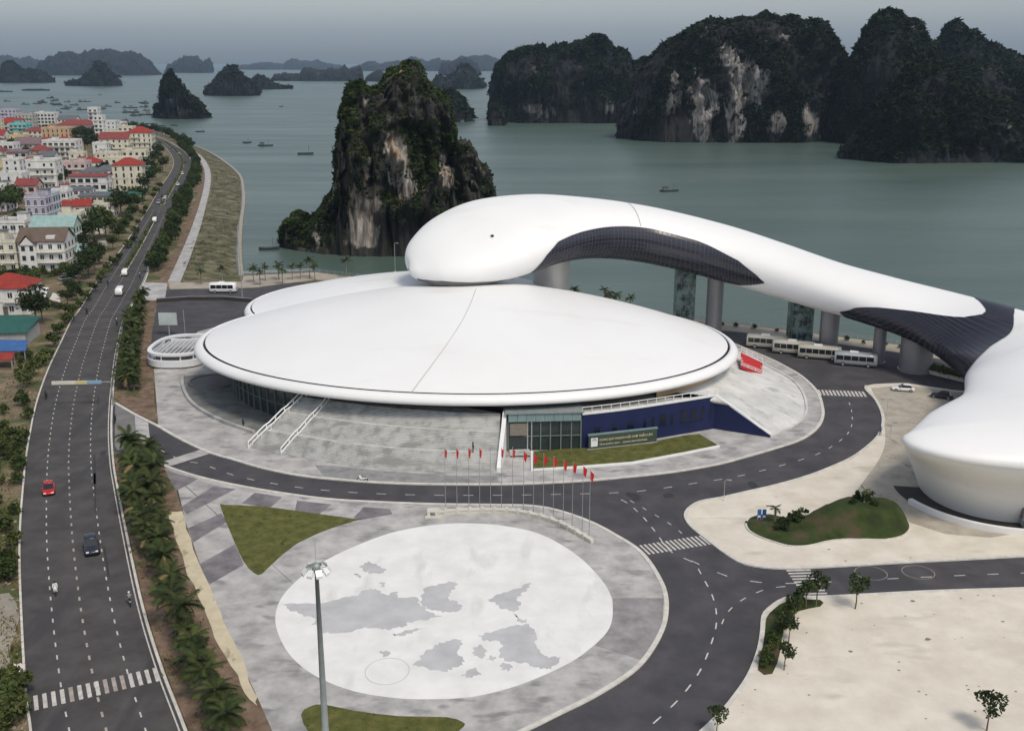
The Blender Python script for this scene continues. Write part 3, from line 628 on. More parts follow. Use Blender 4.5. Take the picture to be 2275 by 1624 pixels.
rail('stair_railing', [p + Vector((.75, .1, 0)) for p in stair_line(0)], 1.0, hall, r=.10, rails=(1, .1))
i7 = min(range(41), key=lambda i: (fo[i] - G(627, 1008, .14)).length)
rail('stair_railing', stair_line(i7), 1.0, hall, r=.12, rails=(1, .15))
# white cheek wall beside the stairs
a0, a1 = G(1108, 1052, 0), G(1122, 999, 0); dd = unit2(a0, a1); nn = Vector((dd.y, -dd.x, 0))
cw = MB()
L_ = (a1 - a0).length
pf = [(0, 0), (L_ + 5, 0), (L_ + 5, 7.0), (L_ * .98, 6.9), (0, 1.0)]
for sgn in (-.35, .35): cw.add([a0 + dd * x + nn * sgn + Vector((0, 0, z)) for x, z in pf], [(0, 1, 2, 3, 4)])
cw.f += [(i, (i + 1) % 5, 5 + (i + 1) % 5, 5 + i) for i in range(5)]
obj('cheek_wall', cw, 'whitepaint', hall, fix=True)
# glazed entrance
eL, eR = G(1126, 1003, .14), G(1292, 999, .14); ed = unit2(eL, eR); en = Vector((-ed.y, ed.x, 0)); eW = (eR - eL).length
def panel(name, x0, x1, z0, z1, y0, y1, m, parent): 
    o = obj(name, MB().prism([eL + ed * x0 + en * y0, eL + ed * x1 + en * y0, eL + ed * x1 + en * y1, eL + ed * x0 + en * y1], z0, z1), m, parent, fix=True)
    if parent is not hall: o.location = (0, 0, 0)
    return o
ent = panel('entrance_hall', 0, eW, .1, 7.0, .3, 8.5, 'hallglass', hall)
panel('entrance_roof', -.3, eW + .3, 7.0, 7.25, -.6, 8.5, 'maststeel', ent)
for i in range(8): panel('fascia_panel', .25 + i * (eW - .4) / 8, .2 + (i + 1) * (eW - .4) / 8, 5.55, 6.9, -.35, -.2, 'tealglass', ent)
panel('shutter', .5, eW * .265, 3.0, 5.2, .0, .28, 'shutter', ent)
for i in range(9): panel('shutter_slat', .52, eW * .264, 3.02 + i * .24, 3.2 + i * .24, -.06, -.005, 'shutter', ent)
for x in (.2, eW * .275, eW * .33, eW * .45, eW * .58, eW * .72, eW * .86, eW - .15): panel('mullion', x - .1, x + .1, .1, 5.5, .02, .29, 'steel' if x < eW * .4 and x > 1 else 'mullion', ent)
panel('transom', 2.8, eW, 2.7, 2.85, .1, .25, 'mullion', ent)
for k in range(4): panel('entrance_step', .4, eW * .3, .1, .5 - k * .12, -1.2 - k * .5, -.7 - k * .5 if k else -.0, 'granite2', ent)
# navy wall with windows and terrace rail
bw = even(spline([G(1292, 999, 0), G(1380, 988, 0), G(1480, 972, 0), G(1585, 954, 0)], 6), 30)
nav = obj('navy_wall', MB().ribbon(bw, .6, 0, .1, TZ), 'blue', hall)
def along(P, f_):
    x = f_ * (len(P) - 1); i = min(int(x), len(P) - 2); return P[i].lerp(P[i + 1], x - i), unit2(P[i], P[i + 1])
for x, wd, hh in ((1120, 1.1, 1.5), (1225, .8, 1.7), (1325, 1.2, 1.6), (1415, .5, 1.9), (1470, .55, 1.9), (1535, 1.3, 2.2), (1595, .5, 2.0), (1675, 1.3, 2.2), (1745, 1.2, 2.3), (1805, .7, 2.4), (1860, .5, 2.4)):
    p, d = along(bw, (x - 1030) / 855); n_ = Vector((d.y, -d.x, 0))
    o = obj('window', MB().obox(p + n_ * .02, d, n_, wd / 2, .03, 2.4, 2.4 + hh), 'bluewin', nav); o.location = (0, 0, 0)
    o2 = obj('window_sill', MB().obox(p + n_ * .05, d, n_, wd / 2 + .08, .08, 2.3, 2.4), 'blue', nav); o2.location = (0, 0, 0)
T0 = G(1590, 880, TZ); F0 = G(1711, 972, .14)
tw = [p + Vector((0, 0, TZ)) for p in bw]
obj('terrace_coping', MB().ribbon(bw, .5, .12, TZ, TZ + .3), 'whitepaint', hall)
rail('terrace_railing', [p + Vector((0, 0, .3)) for p in tw], 1.05, hall, r=.075, post=1.75, rails=(1.0,))
obj('terrace_deck', MB().grid([tw, even(ty(.84, 268, 318, 30, TZ), 30)]), 'granite2', hall)
tri = MB(); dv = unit2(bw[-1], F0); nv = Vector((-dv.y, dv.x, 0)); e0 = bw[-1]
pts = [Vector((e0.x, e0.y, .1)), Vector((F0.x, F0.y, .1)), Vector((F0.x, F0.y, .5)), Vector((e0.x, e0.y, TZ))]
tri.add(pts + [p + nv * .5 for p in pts], [(0, 1, 2, 3), (7, 6, 5, 4), (0, 4, 5, 1), (1, 5, 6, 2), (2, 6, 7, 3), (3, 7, 4, 0)])
obj('navy_side_wall', tri, 'blue', hall, fix=True)
tc = MB(); tc.tube([pts[3] + nv * .3 + Vector((0, 0, .12)), pts[2] + nv * .3 + Vector((0, 0, .12))], .3, 6); obj('ramp_coping', tc, 'whitepaint', hall)
# stone ramp on the right
rf = even(spline([F0] + GP('v', [(1760, 948), (1788, 925), (1791, 899), (1782, 871), (1760, 845), (1722, 823), (1692, 807), (1640, 778), (1560, 748)], .14), 4), 40)
rt = even([Vector((e0.x, e0.y, TZ))] + ty(.955, 316, 372, 20, TZ), 40)
rr = [[a.lerp(b, t) + Vector((0, 0, .5 * sin(pi * t))) for a, b in zip(rf, rt)] for t in [i / 10 for i in range(11)]]
rr = [[Vector((p.x, p.y, p.z)) for p in r_] for r_ in rr]
obj('stone_ramp', MB().grid(rr), 'granite3', hall, True, fix=True)
obj('ramp_kerb', MB().ribbon(rf, .2, .25, .1, .42), 'granite3', hall)
obj('ramp_terrace', MB().grid([rt, even(ty(.84, 318, 372, 40, TZ), 40)]), 'granite3', hall)
oc = ty(.953, 317, 352, 30)
obj('ochre_wall', MB().grid([[p + Vector((0, 0, z)) for p in oc] for z in (TZ - .3, 8.0)]), 'beigewall', hall)
# red striped steps on the ramp
q = [A(1646, 783, 213), A(1694, 806, 219), A(1694, 831, 209), A(1646, 812, 205)]
rs = MB(); rs.add([p + Vector((0, 0, .1)) for p in q] + [p - Vector((0, 0, .6)) for p in q], [(0, 1, 2, 3), (0, 4, 5, 1), (1, 5, 6, 2), (2, 6, 7, 3), (3, 7, 4, 0)])
red = obj('red_steps', rs, 'redtent', hall, fix=True)
for f0 in (.0, .45, .62, .96):
    a, b = q[0].lerp(q[3], f0), q[1].lerp(q[2], f0); a2, b2 = q[0].lerp(q[3], f0 + .05), q[1].lerp(q[2], f0 + .05)
    o = obj('white_stripe', MB().add([p + Vector((0, 0, .13)) for p in (a, b, b2, a2)], [(0, 1, 2, 3)]), 'whitepaint', red); o.location = (0, 0, 0)
rail('step_railing', [q[0] + Vector((0, 0, .1)), q[1] + Vector((0, 0, .1))], 1.0, hall, r=.08)
rail('step_railing', [q[3] + Vector((0, 0, .1)), q[2] + Vector((0, 0, .1))], .6, hall, r=.05)
# lawn and sign in front of the navy wall
fl = GP('e2', [(690, 690), (1040, 662), (1500, 622), (1690, 585), (1790, 575), (1920, 655), (1700, 700), (1350, 765), (1000, 792), (690, 810)], .2)
struct('museum_lawn', MB().prism(fl, 0, .3), 'grass')
struct('lawn_border', MB().ribbon([fl[0]] + [fl[-1]] + fl[-2:-6:-1], .22, .22, 0, .42), 'whitepaint')
sL, sR = G(1307, 998, .3), G(1458, 981, .3); sdx = unit2(sL, sR); sn = Vector((sdx.y, -sdx.x, 0)); sw = (sR - sL).length
sg = thing('name_sign', 'long dark sign board with two lines of gold lettering and white emblem', 'sign', ((sL + sR) / 2)[:2] + (.3,))
sgb = obj('board', MB().obox((sL + sR) / 2, sdx, sn, sw / 2, .15, .2, 2.75), 'signboard', sg)
obj('top_frame', MB().obox((sL + sR) / 2, sdx, sn, sw / 2 + .1, .22, 2.75, 3.0), 'tealglass', sg)
obj('plinth', MB().obox((sL + sR) / 2, sdx, sn, sw / 2 + .15, .3, -.1, .35), 'granite', sg)
def text(body, size, pos, d, n_, m, parent):
    cu = bpy.data.curves.new('lettering', 'FONT'); cu.body = body; cu.size = size; cu.extrude = .02; cu.align_x = 'LEFT'
    o = bpy.data.objects.new('lettering', cu); COL.objects.link(o); bpy.context.view_layer.update()
    me = bpy.data.meshes.new_from_object(o.evaluated_get(bpy.context.evaluated_depsgraph_get())); bpy.data.objects.remove(o)
    k = bpy.data.objects.new('lettering', me); me.materials.clear(); me.materials.append(M[m]); COL.objects.link(k)
    k.parent = parent; mw = Matrix((( d.x, 0, n_.x, pos.x - parent.location.x), (d.y, 0, n_.y, pos.y - parent.location.y), (0, 1, 0, pos.z - parent.location.z), (0, 0, 0, 1)))
    k.matrix_local = mw; k['kind'] = 'stuff'; return k
em = sL + sdx * 1.0 + sn * .2
emb = obj('emblem_panel', MB().obox(em, sdx, sn, .62, .03, .75, 2.3), 'whitepaint', sg)
for k in range(3):
    rr_ = .42 - k * .13; c = em + sn * (.04 + .004 * k)
    o = obj('emblem_arc', MB().grid([[c + sdx * (r_ * cos(a * pi / 12 - .6)) + Vector((0, 0, 1.55 + r_ * sin(a * pi / 12 - .6))) for a in range(15 + k * 2)] for r_ in (rr_, rr_ - .07)]), 'tealglass', emb); o.location = (0, 0, 0)
text('CUNG QUY HOẠCH HỘI CHỢ TRIỂN LÃM', .52, sL + sdx * 1.95 + sn * .17 + Vector((0, 0, 1.35)), sdx, sn, 'gold', sg)
text('TỈNH QUẢNG NINH  -  QUANG NINH PROVINCE', .40, sL + sdx * 1.95 + sn * .17 + Vector((0, 0, .55)), sdx, sn, 'gold', sg)
wp = thing('notice_panel', 'small white upright notice panel beside the navy ramp wall', 'notice board', G(1632, 953, .14))
c = G(1632, 953, .14)
obj('panel', MB().box(c.x - .55, c.x + .55, c.y - .05, c.y + .05, .25, 2.0), 'whitepaint', wp); obj('blue_print', MB().box(c.x - .3, c.x + .3, c.y - .065, c.y - .053, .9, 1.6), 'signblue', wp)
for s_ in (-.4, .4): obj('leg', MB().box(c.x + s_ - .05, c.x + s_ + .05, c.y - .04, c.y + .04, 0, .3), 'steel', wp)
# white ventilation pergola at the left end of the roof
pg = thing('vent_pergola', 'white oval louvred ventilation frame beside the left end of the roof', 'pergola', G(408, 800))
pc = G(408, 796); px, py = 6.9, 9.5
def pl(f_, n=40): return [pc + Vector((px * f_ * math.copysign(abs(cos(2 * pi * i / n)) ** .75, cos(2 * pi * i / n)), py * f_ * math.copysign(abs(sin(2 * pi * i / n)) ** .75, sin(2 * pi * i / n)), 0)) for i in range(n + 1)]
W_ = mat('pergola_white', (.66, .68, .70), (.72, .73, .74), .5, .6)
def oval_ring(f0, f1, z0, z1): return MB().grid([[p + Vector((0, 0, z)) for p in pl(f_)] for f_, z in ((f1, z0), (f1, z1), (f0, z1), (f0, z0), (f1, z0))])
obj('lower_band', oval_ring(.9, 1.0, .5, 1.9), W_, pg, fix=True); obj('upper_band', oval_ring(.86, .98, 2.9, 3.4), W_, pg, fix=True)
obj('inner_pit', MB().sheet(pl(.86)[:-1], .2), 'soffit', pg)
for i in range(14):
    a = 2 * pi * i / 14; p = pc + Vector((px * .93 * math.copysign(abs(cos(a)) ** .75, cos(a)), py * .93 * math.copysign(abs(sin(a)) ** .75, sin(a)), 0))
    obj('post', MB().box(p.x - .12, p.x + .12, p.y - .12, p.y + .12, 0, 3.0), W_, pg)
for i in range(11):
    x = -px * .72 + i * px * 1.44 / 10; yy = py * .8 * (1 - abs(x / px) ** 2.6) ** .5
    obj('louvre', MB().box(pc.x + x - .07, pc.x + x + .07, pc.y - yy, pc.y + yy * .55, 2.75, 3.2), W_, pg)
obj('back_panel', MB().box(pc.x - px * .6, pc.x + px * .75, pc.y + py * .5, pc.y + py * .56, 1.2, 3.2), W_, pg)

# ------------------------------------------------------------------ the white dolphin-like building on columns
DST=[
(-22.6,228,0.3,20.6,0.2,15),
(-21.8,228.3,4.2,21.0,1.8,17),
(-18.8,230,8.8,22.2,3.5,19),
(-13,233,12.6,23.9,4.9,20),
(-4,237.5,14.4,26.0,6.0,18),
(8,243.5,12.8,27.5,6.1,14),
(20,248.5,10.5,26.7,6.2,10),
(33,251,9.6,24.6,6.2,8),
(48,249,9.4,21.3,6.1,6),
(60,243.5,9.0,18.3,5.7,5),
(71,236,8.4,15.6,5.1,6),
(81,228.5,8.0,13.7,4.5,12),
(90,219,8.2,12.0,4.1,20),
(95.5,207,9.2,10.6,4.0,28),
(97,193,11.5,10.3,4.0,20),
(95,177,15.0,11.0,3.8,5),
(91.5,161,18.5,11.3,3.6,0),
(89.5,149,27,11.9,3.4,0),
(89,141.5,33,11.9,3.0,0),
(88.7,136.5,29,11.5,2.2,0),
(88.6,134.1,18,11.2,1.2,0),
(88.6,133.5,2,11.0,.3,0),
]
def dq(t):
    n = len(DST) - 1; t = max(0, min(n - 1e-9, t)); i = int(t); k = t - i
    a, b, c, d = DST[max(i - 1, 0)], DST[i], DST[i + 1], DST[min(i + 2, n)]
    return [cr4(a[j], b[j], c[j], d[j], k) for j in range(6)]
def DS(s, a, off=0.0):
    q, q2, q1 = dq(s), dq(s + 1e-3), dq(s - 1e-3)
    tx, ty_ = q2[0] - q1[0], q2[1] - q1[1]; L = hypot(tx, ty_) or 1
    nx, ny = ty_ / L, -tx / L; cx, cy, w_, zc, h_, tl = q; tl = radians(tl); w_ = max(w_, .05); h_ = max(h_, .05)
    ca, sa = cos(a), sin(a)
    o = (w_ + off) * math.copysign(abs(ca) ** .86, ca); z = (h_ + off) * math.copysign(abs(sa) ** .86, sa)
    o2 = o * cos(tl) + z * sin(tl); z_ = z * cos(tl) - o * sin(tl)
    return Vector((cx + nx * o2, cy + ny * o2, zc + z_))
dol = thing('curved_white_hall', 'long curved white leaping-dolphin building raised on columns with dark panelled flanks', 'building', (60, 235, 0))
NA = 96; svals = []
for i in range(len(DST) - 1):
    svals += [i + k / 12 for k in range(12)]
svals.append(len(DST) - 1 - 1e-6)
# uneven angles so that the flat quarters get enough faces
obj('white_shell', MB().grid([[DS(s, 2 * pi * k / NA) for k in range(NA)] for s in svals], closed_u=True), 'white', dol, True, fix=True)
def lin(T, x):
    for (a, b), (c, d) in zip(T, T[1:]):
        if x <= c: return b + (d - b) * (x - a) / (c - a)
    return T[-1][1]
up1 = [(4.25, -24), (4.33, -8), (4.47, 6), (4.7, 21), (5.2, 26), (5.85, 28), (6.92, 33), (7.75, 31), (8.62, 18), (9.15, -6)]
lo1 = [(4.25, -25), (4.6, -45), (5.2, -57), (6, -66), (7, -72), (8, -64), (8.6, -40), (9.15, -7)]
def dark_panels(name, fs, nc, nr, par):
    back = MB().grid([[fs(i / (nc * 2), j / (nr * 2), .10) for j in range(nr * 2 + 1)] for i in range(nc * 2 + 1)])
    edge = [fs(i / (nc * 2), 0, .10) for i in range(nc * 2 + 1)]
    bo = obj(name, back, 'panelframe', par, True)
    pn = MB(); g = .09
    for i in range(nc):
        for j in range(nr):
            a, b, c, d = (i + g) / nc, (i + 1 - g) / nc, (j + g) / nr, (j + 1 - g) / nr
            pn.add([fs(a, c, .16), fs(b, c, .16), fs(b, d, .16), fs(a, d, .16)], [(0, 1, 2, 3)])
    o = obj('panel', pn, 'glassdark', bo, False); o.location = (0, 0, 0); o['kind'] = 'stuff'
    return bo
def g1(x, y, off):
    s = 4.25 + 4.9 * (x * x * (3 - 2 * x) * .25 + x * .75); return DS(s, radians(lin(lo1, s) + (lin(up1, s) - lin(lo1, s)) * y), off)
dark_panels('dark_flank', g1, 64, 14, dol)
sA = [(-90, 11.0), (-50, 10.62), (-20, 10.5), (4, 10.82), (28, 11.25), (52, 11.8), (70, 12.28), (86, 12.7), (98, 12.9), (108, 12.88), (120, 12.65), (136, 12.4), (170, 12.2)]
sB = [(-90, 15.0), (-50, 14.9), (-2, 14.75), (20, 14.45), (44, 14.1), (68, 13.88), (88, 13.78), (108, 13.43), (118, 13.28), (136, 13.1), (170, 12.9)]
def g2(x, y, off):
    a = -88 + 250 * y; s0, s1_ = lin(sA, a), lin(sB, a); return DS(s0 + (s1_ - s0) * x, radians(a), off)
dark_panels('dark_twist', g2, 30, 40, dol)
up3 = [(.9, -24), (1.38, -10), (1.98, -2), (2.6, -4), (3.2, -10), (3.7, -22), (4.1, -40)]; lo3 = [(.9, -25), (1.4, -90), (2.0, -130), (3.5, -130), (4.1, -41)]
def g3(x, y): s = .9 + 3.2 * x; return DS(s, radians(lin(lo3, s) + (lin(up3, s) - lin(lo3, s)) * y), .06)
obj('head_underside_shade', MB().grid([[g3(i / 40, j / 24) for j in range(25)] for i in range(41)]), mat('shaded_underside', (.11, .11, .115), (.15, .15, .155), .3, .55), dol, True)  # underside of the white shell, its shade painted in as dark grey
# seam across the back of the shell
sm = MB(); sm.grid([[DS(6.62 + .05 * k, radians(a), .04) for k in (0, .35)] for a in range(34, 150, 3)]); obj('shell_seam', sm, mat('shell_seam', (.33, .33, .32), rough=.7), dol)
hx = DS(3.6, radians(64), .1); obj('roof_hatch', MB().lathe([(.35, 0), (.35, .3), (.01, .34)], 10, (0, 0)), 'groove', dol).location = Vector((hx.x - 60, hx.y - 235, hx.z))
# tail foot
TF = [(0, 75.5, 152, 11.8, 11.5), (1.5, 75.9, 151.9, 12.8, 11.9), (3, 76.4, 151.7, 14.0, 12.4), (4.5, 77.2, 151.4, 15.6, 12.9), (6, 78.4, 151, 17.6, 13.5), (7.5, 80, 149, 20.3, 13.4), (8.7, 81.6, 146.8, 23, 12.2), (9.8, 83.4, 144.4, 25.9, 10.3), (10.7, 85.2, 142.8, 28.4, 9.0), (11.5, 86.8, 142, 30.0, 8.2)]
rows = []
for z, cx, cy, rx, ry in TF: rows.append([(cx + rx * math.copysign(abs(cos(2 * pi * k / 72)) ** .92, cos(2 * pi * k / 72)), cy + ry * math.copysign(abs(sin(2 * pi * k / 72)) ** .92, sin(2 * pi * k / 72)), z + .1) for k in range(72)])
obj('tail_foot', MB().grid(rows, closed_u=True), mat('bounce_tinted_shell', (.765, .745, .695), (.79, .77, .725), .1, .45), dol, True, fix=True)  # white shell tinted cream: warm bounce off the paving put into the colour
mt = lambda r, a0, a1, n=40: [Vector((75 + r * cos(radians(a0 + (a1 - a0) * i / n)), 152 + r * sin(radians(a0 + (a1 - a0) * i / n)), 0)) for i in range(n + 1)]
obj('moat_floor', MB().grid([[p + Vector((0, 0, ISL + .02)) for p in mt(r, 170, 300)] for r in (11, 15.3)]), 'soffit', dol)
obj('moat_wall', MB().ribbon(mt(15.6, 196, 262), .35, .35, .1, .95), 'whitepaint', dol)
obj('moat_wall', MB().ribbon(mt(15.9, 268, 310), .5, .5, .1, .8), 'whitepaint', dol)
bq = mt(15.6, 264, 266, 2)[1]; bd = unit2(bq, (75, 152)); bn_ = Vector((-bd.y, bd.x, 0))
obj('foot_bridge', MB().obox(bq + bd * .6, bd, bn_, 2.6, .9, .1, .55), 'asphalt3', dol); obj('door_canopy', MB().obox(bq + bd * 3.0, bd, bn_, .5, 1.0, .5, 3.0), 'darkband', dol)
for s_ in (-1, 1): obj('bridge_rail', MB().obox(bq + bd * .6 + bn_ * s_ * .95, bd, bn_, 2.6, .06, .5, 1.4), 'steel', dol)
# columns
def zb(x):
    s = min([i / 20 for i in range(20 * 14)], key=lambda t: abs(dq(t)[0] - x) + (100 if t > 14 else 0)); q = dq(s); return q[3] - q[4] * .55
for x, y, r, m_ in ((9.5, 250, 4.4, 'silver'), (48.8, 249, 1.95, 'column'), (72.3, 234, 2.1, 'column'), (81.2, 226, 1.35, 'column'), (87.2, 220, 3.4, 'column')):
    pr = [(r, 0)] + [(r, zb(x) * k / 8) for k in range(1, 9)]
    o = obj('column', MB().lathe(pr, 32, (x, y)), m_, dol, True)
    obj('column_base', MB().lathe([(r + .25, 0), (r + .25, .35), (r, .45)], 32, (x, y)), 'column', o).location = (0, 0, 0)
for x, y, hw in ((42.0, 252.5, 2.25), (67.3, 240.5, 2.4)):
    t = obj('lift_tower', MB().box(x - hw, x + hw, y - hw, y + hw, 0, zb(x)), 'greenglass', dol)
    for k in range(1, 6):
        z = zb(x) * k / 6; obj('tower_transom', MB().box(x - hw - .04, x + hw + .04, y - hw - .04, y + hw + .04, z, z + .1), 'mullion', t).location = (0, 0, 0)
    for k in range(5):
        xx = x - hw + 2 * hw * k / 4; obj('tower_mullion', MB().box(xx - .05, xx + .05, y - hw - .06, y - hw, 0, zb(x)), 'mullion', t).location = (0, 0, 0)

# ------------------------------------------------------------------ limestone karst islands
def sea_dist(v): 
    d = ray(1137, v); return (SEA - H) / d[2] * d[1]
def fbm(p, f_, o=5, seed=0): return noise.fractal(Vector((p[0] * f_ + seed, p[1] * f_, p[2] * f_)), .9, 2.1, o, noise_basis='PERLIN_ORIGINAL')
def karst(label, crop, pts, y, thick, ns, na, m_rock, m_leaf, clumps, csize, seed, amp=1.0, e=.62, group='limestone islands', name='karst_island', cover=.0, lean=.0, jag=.03):
    P = [A(u, v_, y) for u, v_ in V(crop, pts)]
    P = [Vector((p.x, p.z)) for p in P]
    P = [Vector((P[0].x, SEA - 2))] + P + [Vector((P[-1].x, SEA - 2))]
    P3 = resample([Vector((p.x, 0, p.y)) for p in P], sum((b - a).length for a, b in zip(P, P[1:])) / ns)
    x0, x1 = min(p.x for p in P3), max(p.x for p in P3); W = x1 - x0; face = (x0 + x1) / 2 / y; zmax = max(p.z for p in P3); hgt = zmax - SEA
    if jag:
        for p in P3: p.z += hgt * jag * noise.fractal(Vector((p.x * 22 / W + seed, seed * 1.7, 0)), .8, 2.1, 5) * min(1, max(0, (p.z - SEA) / (hgt * .25)))
    rows = []
    for i, p in enumerate(P3):
        f_ = (p.x - x0) / W; end = max(.12, min(1, min(f_, 1 - f_) / .22)) ** .6
        th = thick * end * (.75 + .25 * max(0, (p.z - SEA)) / hgt); row = []
        for k in range(na + 1):
            a = pi * k / na; ca, sa = cos(a), sin(a)
            yy = y - th * math.copysign(abs(ca) ** e, ca) + lean * th; zz = SEA - 2.5 + (p.z - SEA + 2.5) * abs(sa) ** e
            q = Vector((p.x + (yy - y) * face, yy, zz)); g = hgt * .055 * amp * min(1, max(0, (zz - SEA + 1) / (hgt * .12)))
            n1 = fbm(q, 3.2 / hgt, 5, seed); n2 = .45 - 2.0 * abs(fbm((q.x, q.y, q.z * .22), 8.0 / hgt, 4, seed + 9)); n3 = fbm((q.x, q.y, q.z * .7), 24 / hgt, 4, seed + 5)
            d = 1.5 * n1 + .75 * n2 + .9 * n3
            q += Vector((n1 * .5 + n3 * .35, -ca * d * 1.6 * (1 if ca > 0 else -1) * math.copysign(1, ca), (sa * d * .42) - .012 * hgt / max(g, 1e-6) * sa * (1 if clumps else 0))) * g
            row.append(q)
        rows.append(row)
    t = thing(name, label, 'island', (P3[len(P3) // 2].x, y, SEA), group=group)
    obj('rock', MB().grid(rows), m_rock, t, True, fix=True)
    if clumps:
        tri = []; tot = 0.0; cum = []
        for i in range(len(rows) - 1):
            for k in range(na):
                a, b, c, d = rows[i][k], rows[i][k + 1], rows[i + 1][k + 1], rows[i + 1][k]
                n_ = (c - a).cross(d - b); ar = n_.length / 2
                if ar < 1e-6: continue
                n_.normalize()
                if n_.z < -.2: n_ = -n_
                mid = (a + b + c + d) / 4
                if mid.z < SEA + 1.5 or mid.y > y + thick * .35: continue
                wgt = max(0.02, .38 + cover + .9 * abs(n_.z) + 1.7 * fbm(mid, 2.6 / hgt, 4, seed + 31) - .35 * (1 - (mid.z - SEA) / hgt))
                bare = max([0] + [1 - hypot((mid.x - c_.x) / rx, (mid.z - c_.z) / rz) ** 2 for c_, rx, rz in SCARS[m_rock]])
                wgt *= 1 - .8 * min(1, bare * 1.6)
                tot += ar * min(wgt, 1.3) ** 2; cum.append(tot); tri.append((a, b, c, d, n_))
        import bisect
        mb = MB(); rr = random.Random(seed)
        for _ in range(clumps):
            a, b, c, d, n_ = tri[min(bisect.bisect(cum, rr.random() * tot), len(tri) - 1)]
            u_, v_ = rr.random(), rr.random()
            p = a.lerp(b, u_).lerp(d.lerp(c, u_), v_); s_ = csize * rr.uniform(.45, 1.25)
            if n_.y > 0 and n_.z < .3: n_ = -n_
            o = p + Vector((n_.x, n_.y, abs(n_.z) + .25)) * s_ * .3
            for _k in range(2):
                w_ = [o + Vector((rr.gauss(0, 1), rr.gauss(0, 1), rr.gauss(0, .8))) * s_ * .55 for _ in range(4)]
                mb.add(w_, [(0, 1, 2), (0, 2, 3)])
        fo_ = obj('foliage', mb, m_leaf, t); fo_['kind'] = 'stuff'
    return t
karst('tall blocky limestone stack with orange and white scars right behind the hall', 'd1', [(180, 1440), (190, 1350), (230, 1260), (300, 1235), (350, 1230), (380, 1270), (440, 1250), (500, 1160), (560, 1080), (600, 1030), (625, 930), (620, 800), (640, 640), (660, 450), (690, 300), (720, 275), (780, 240), (850, 245), (930, 255), (990, 190), (1060, 120), (1130, 80), (1200, 85), (1270, 140), (1310, 210), (1370, 260), (1430, 330), (1460, 430), (1480, 560), (1500, 670), (1590, 690), (1640, 760), (1700, 850), (1750, 930), (1775, 1060), (1780, 1230), (1790, 1400)], 402, 26, 330, 110, 'karst', 'kgreen', 30000, .95, 3, 1.15, .42, cover=.16)
karst('broad round-topped limestone massif streaked with pale cliff scars', 'd4', [(655, 480), (665, 420), (720, 370), (750, 300), (780, 245), (830, 190), (900, 140), (960, 110), (1030, 90), (1080, 90), (1160, 78), (1230, 65), (1300, 75), (1380, 85), (1450, 85), (1490, 110), (1515, 175), (1550, 240), (1580, 330), (1600, 500)], 1010, 70, 260, 90, 'karst2', 'kgreen2', 24000, 2.6, 11, 1.0, .5, cover=.06)
karst('twin-peaked dark green limestone ridge at the right edge of the bay', 'd4', [(1500, 560), (1530, 400), (1570, 250), (1620, 190), (1650, 110), (1690, 65), (1740, 50), (1790, 75), (1850, 80), (1880, 130), (1905, 190), (1930, 230), (2050, 250), (2200, 280), (2330, 320), (2500, 420), (2600, 600)], 960, 65, 220, 80, 'karst3', 'kgreen2', 26000, 2.6, 21, 1.0, .6, cover=.25)
karst('second dark green peak sloping down beyond the right picture edge', 'd4', [(1800, 480), (1860, 300), (1930, 170), (1970, 110), (2000, 90), (2050, 115), (2090, 120), (2120, 180), (2180, 185), (2220, 210), (2270, 255), (2400, 280), (2600, 380), (2800, 500)], 1180, 60, 180, 64, 'karst3', 'kgreen2', 9000, 3.4, 22, 1.0, .6, cover=.25)
karst('low wooded limestone foreland under the right peaks, reaching the water', 'd4', [(1545, 600), (1600, 520), (1680, 420), (1760, 330), (1850, 225), (1900, 215), (1960, 260), (2020, 330), (2120, 380), (2250, 430), (2400, 520), (2600, 640)], 790, 48, 200, 64, 'karst3', 'kgreen2', 22000, 2.2, 23, 1.1, .75, cover=.45)
karst('long dark limestone island with domed summit left of the broad massif', 'd4', [(140, 440), (150, 340), (180, 250), (240, 210), (300, 200), (345, 187), (375, 220), (400, 190), (470, 180), (530, 165), (560, 145), (590, 148), (630, 180), (645, 210), (665, 187), (690, 215), (715, 250), (760, 248), (800, 300), (820, 470)], 1310, 65, 220, 64, 'karst3', 'kgreen2', 18000, 3.1, 31, .9, .6, cover=.12)
karst('small upright rock pillar at the left foot of the long island', 'v', [(1085, 264), (1085, 235), (1092, 228), (1105, 232), (1118, 240), (1124, 264)], 1210, 14, 60, 30, 'karst2', 'kgreen2', 350, 2.5, 33, 1.0, .5)
karst('rounded dark islet peeking out behind the tall stack', 'v', [(960, 272), (970, 225), (985, 208), (1003, 206), (1022, 222), (1040, 246), (1049, 258), (1051, 271)], sea_dist(268), 45, 70, 36, 'karst3', 'kgreen2', 1500, 4, 35, 1.0, .6)
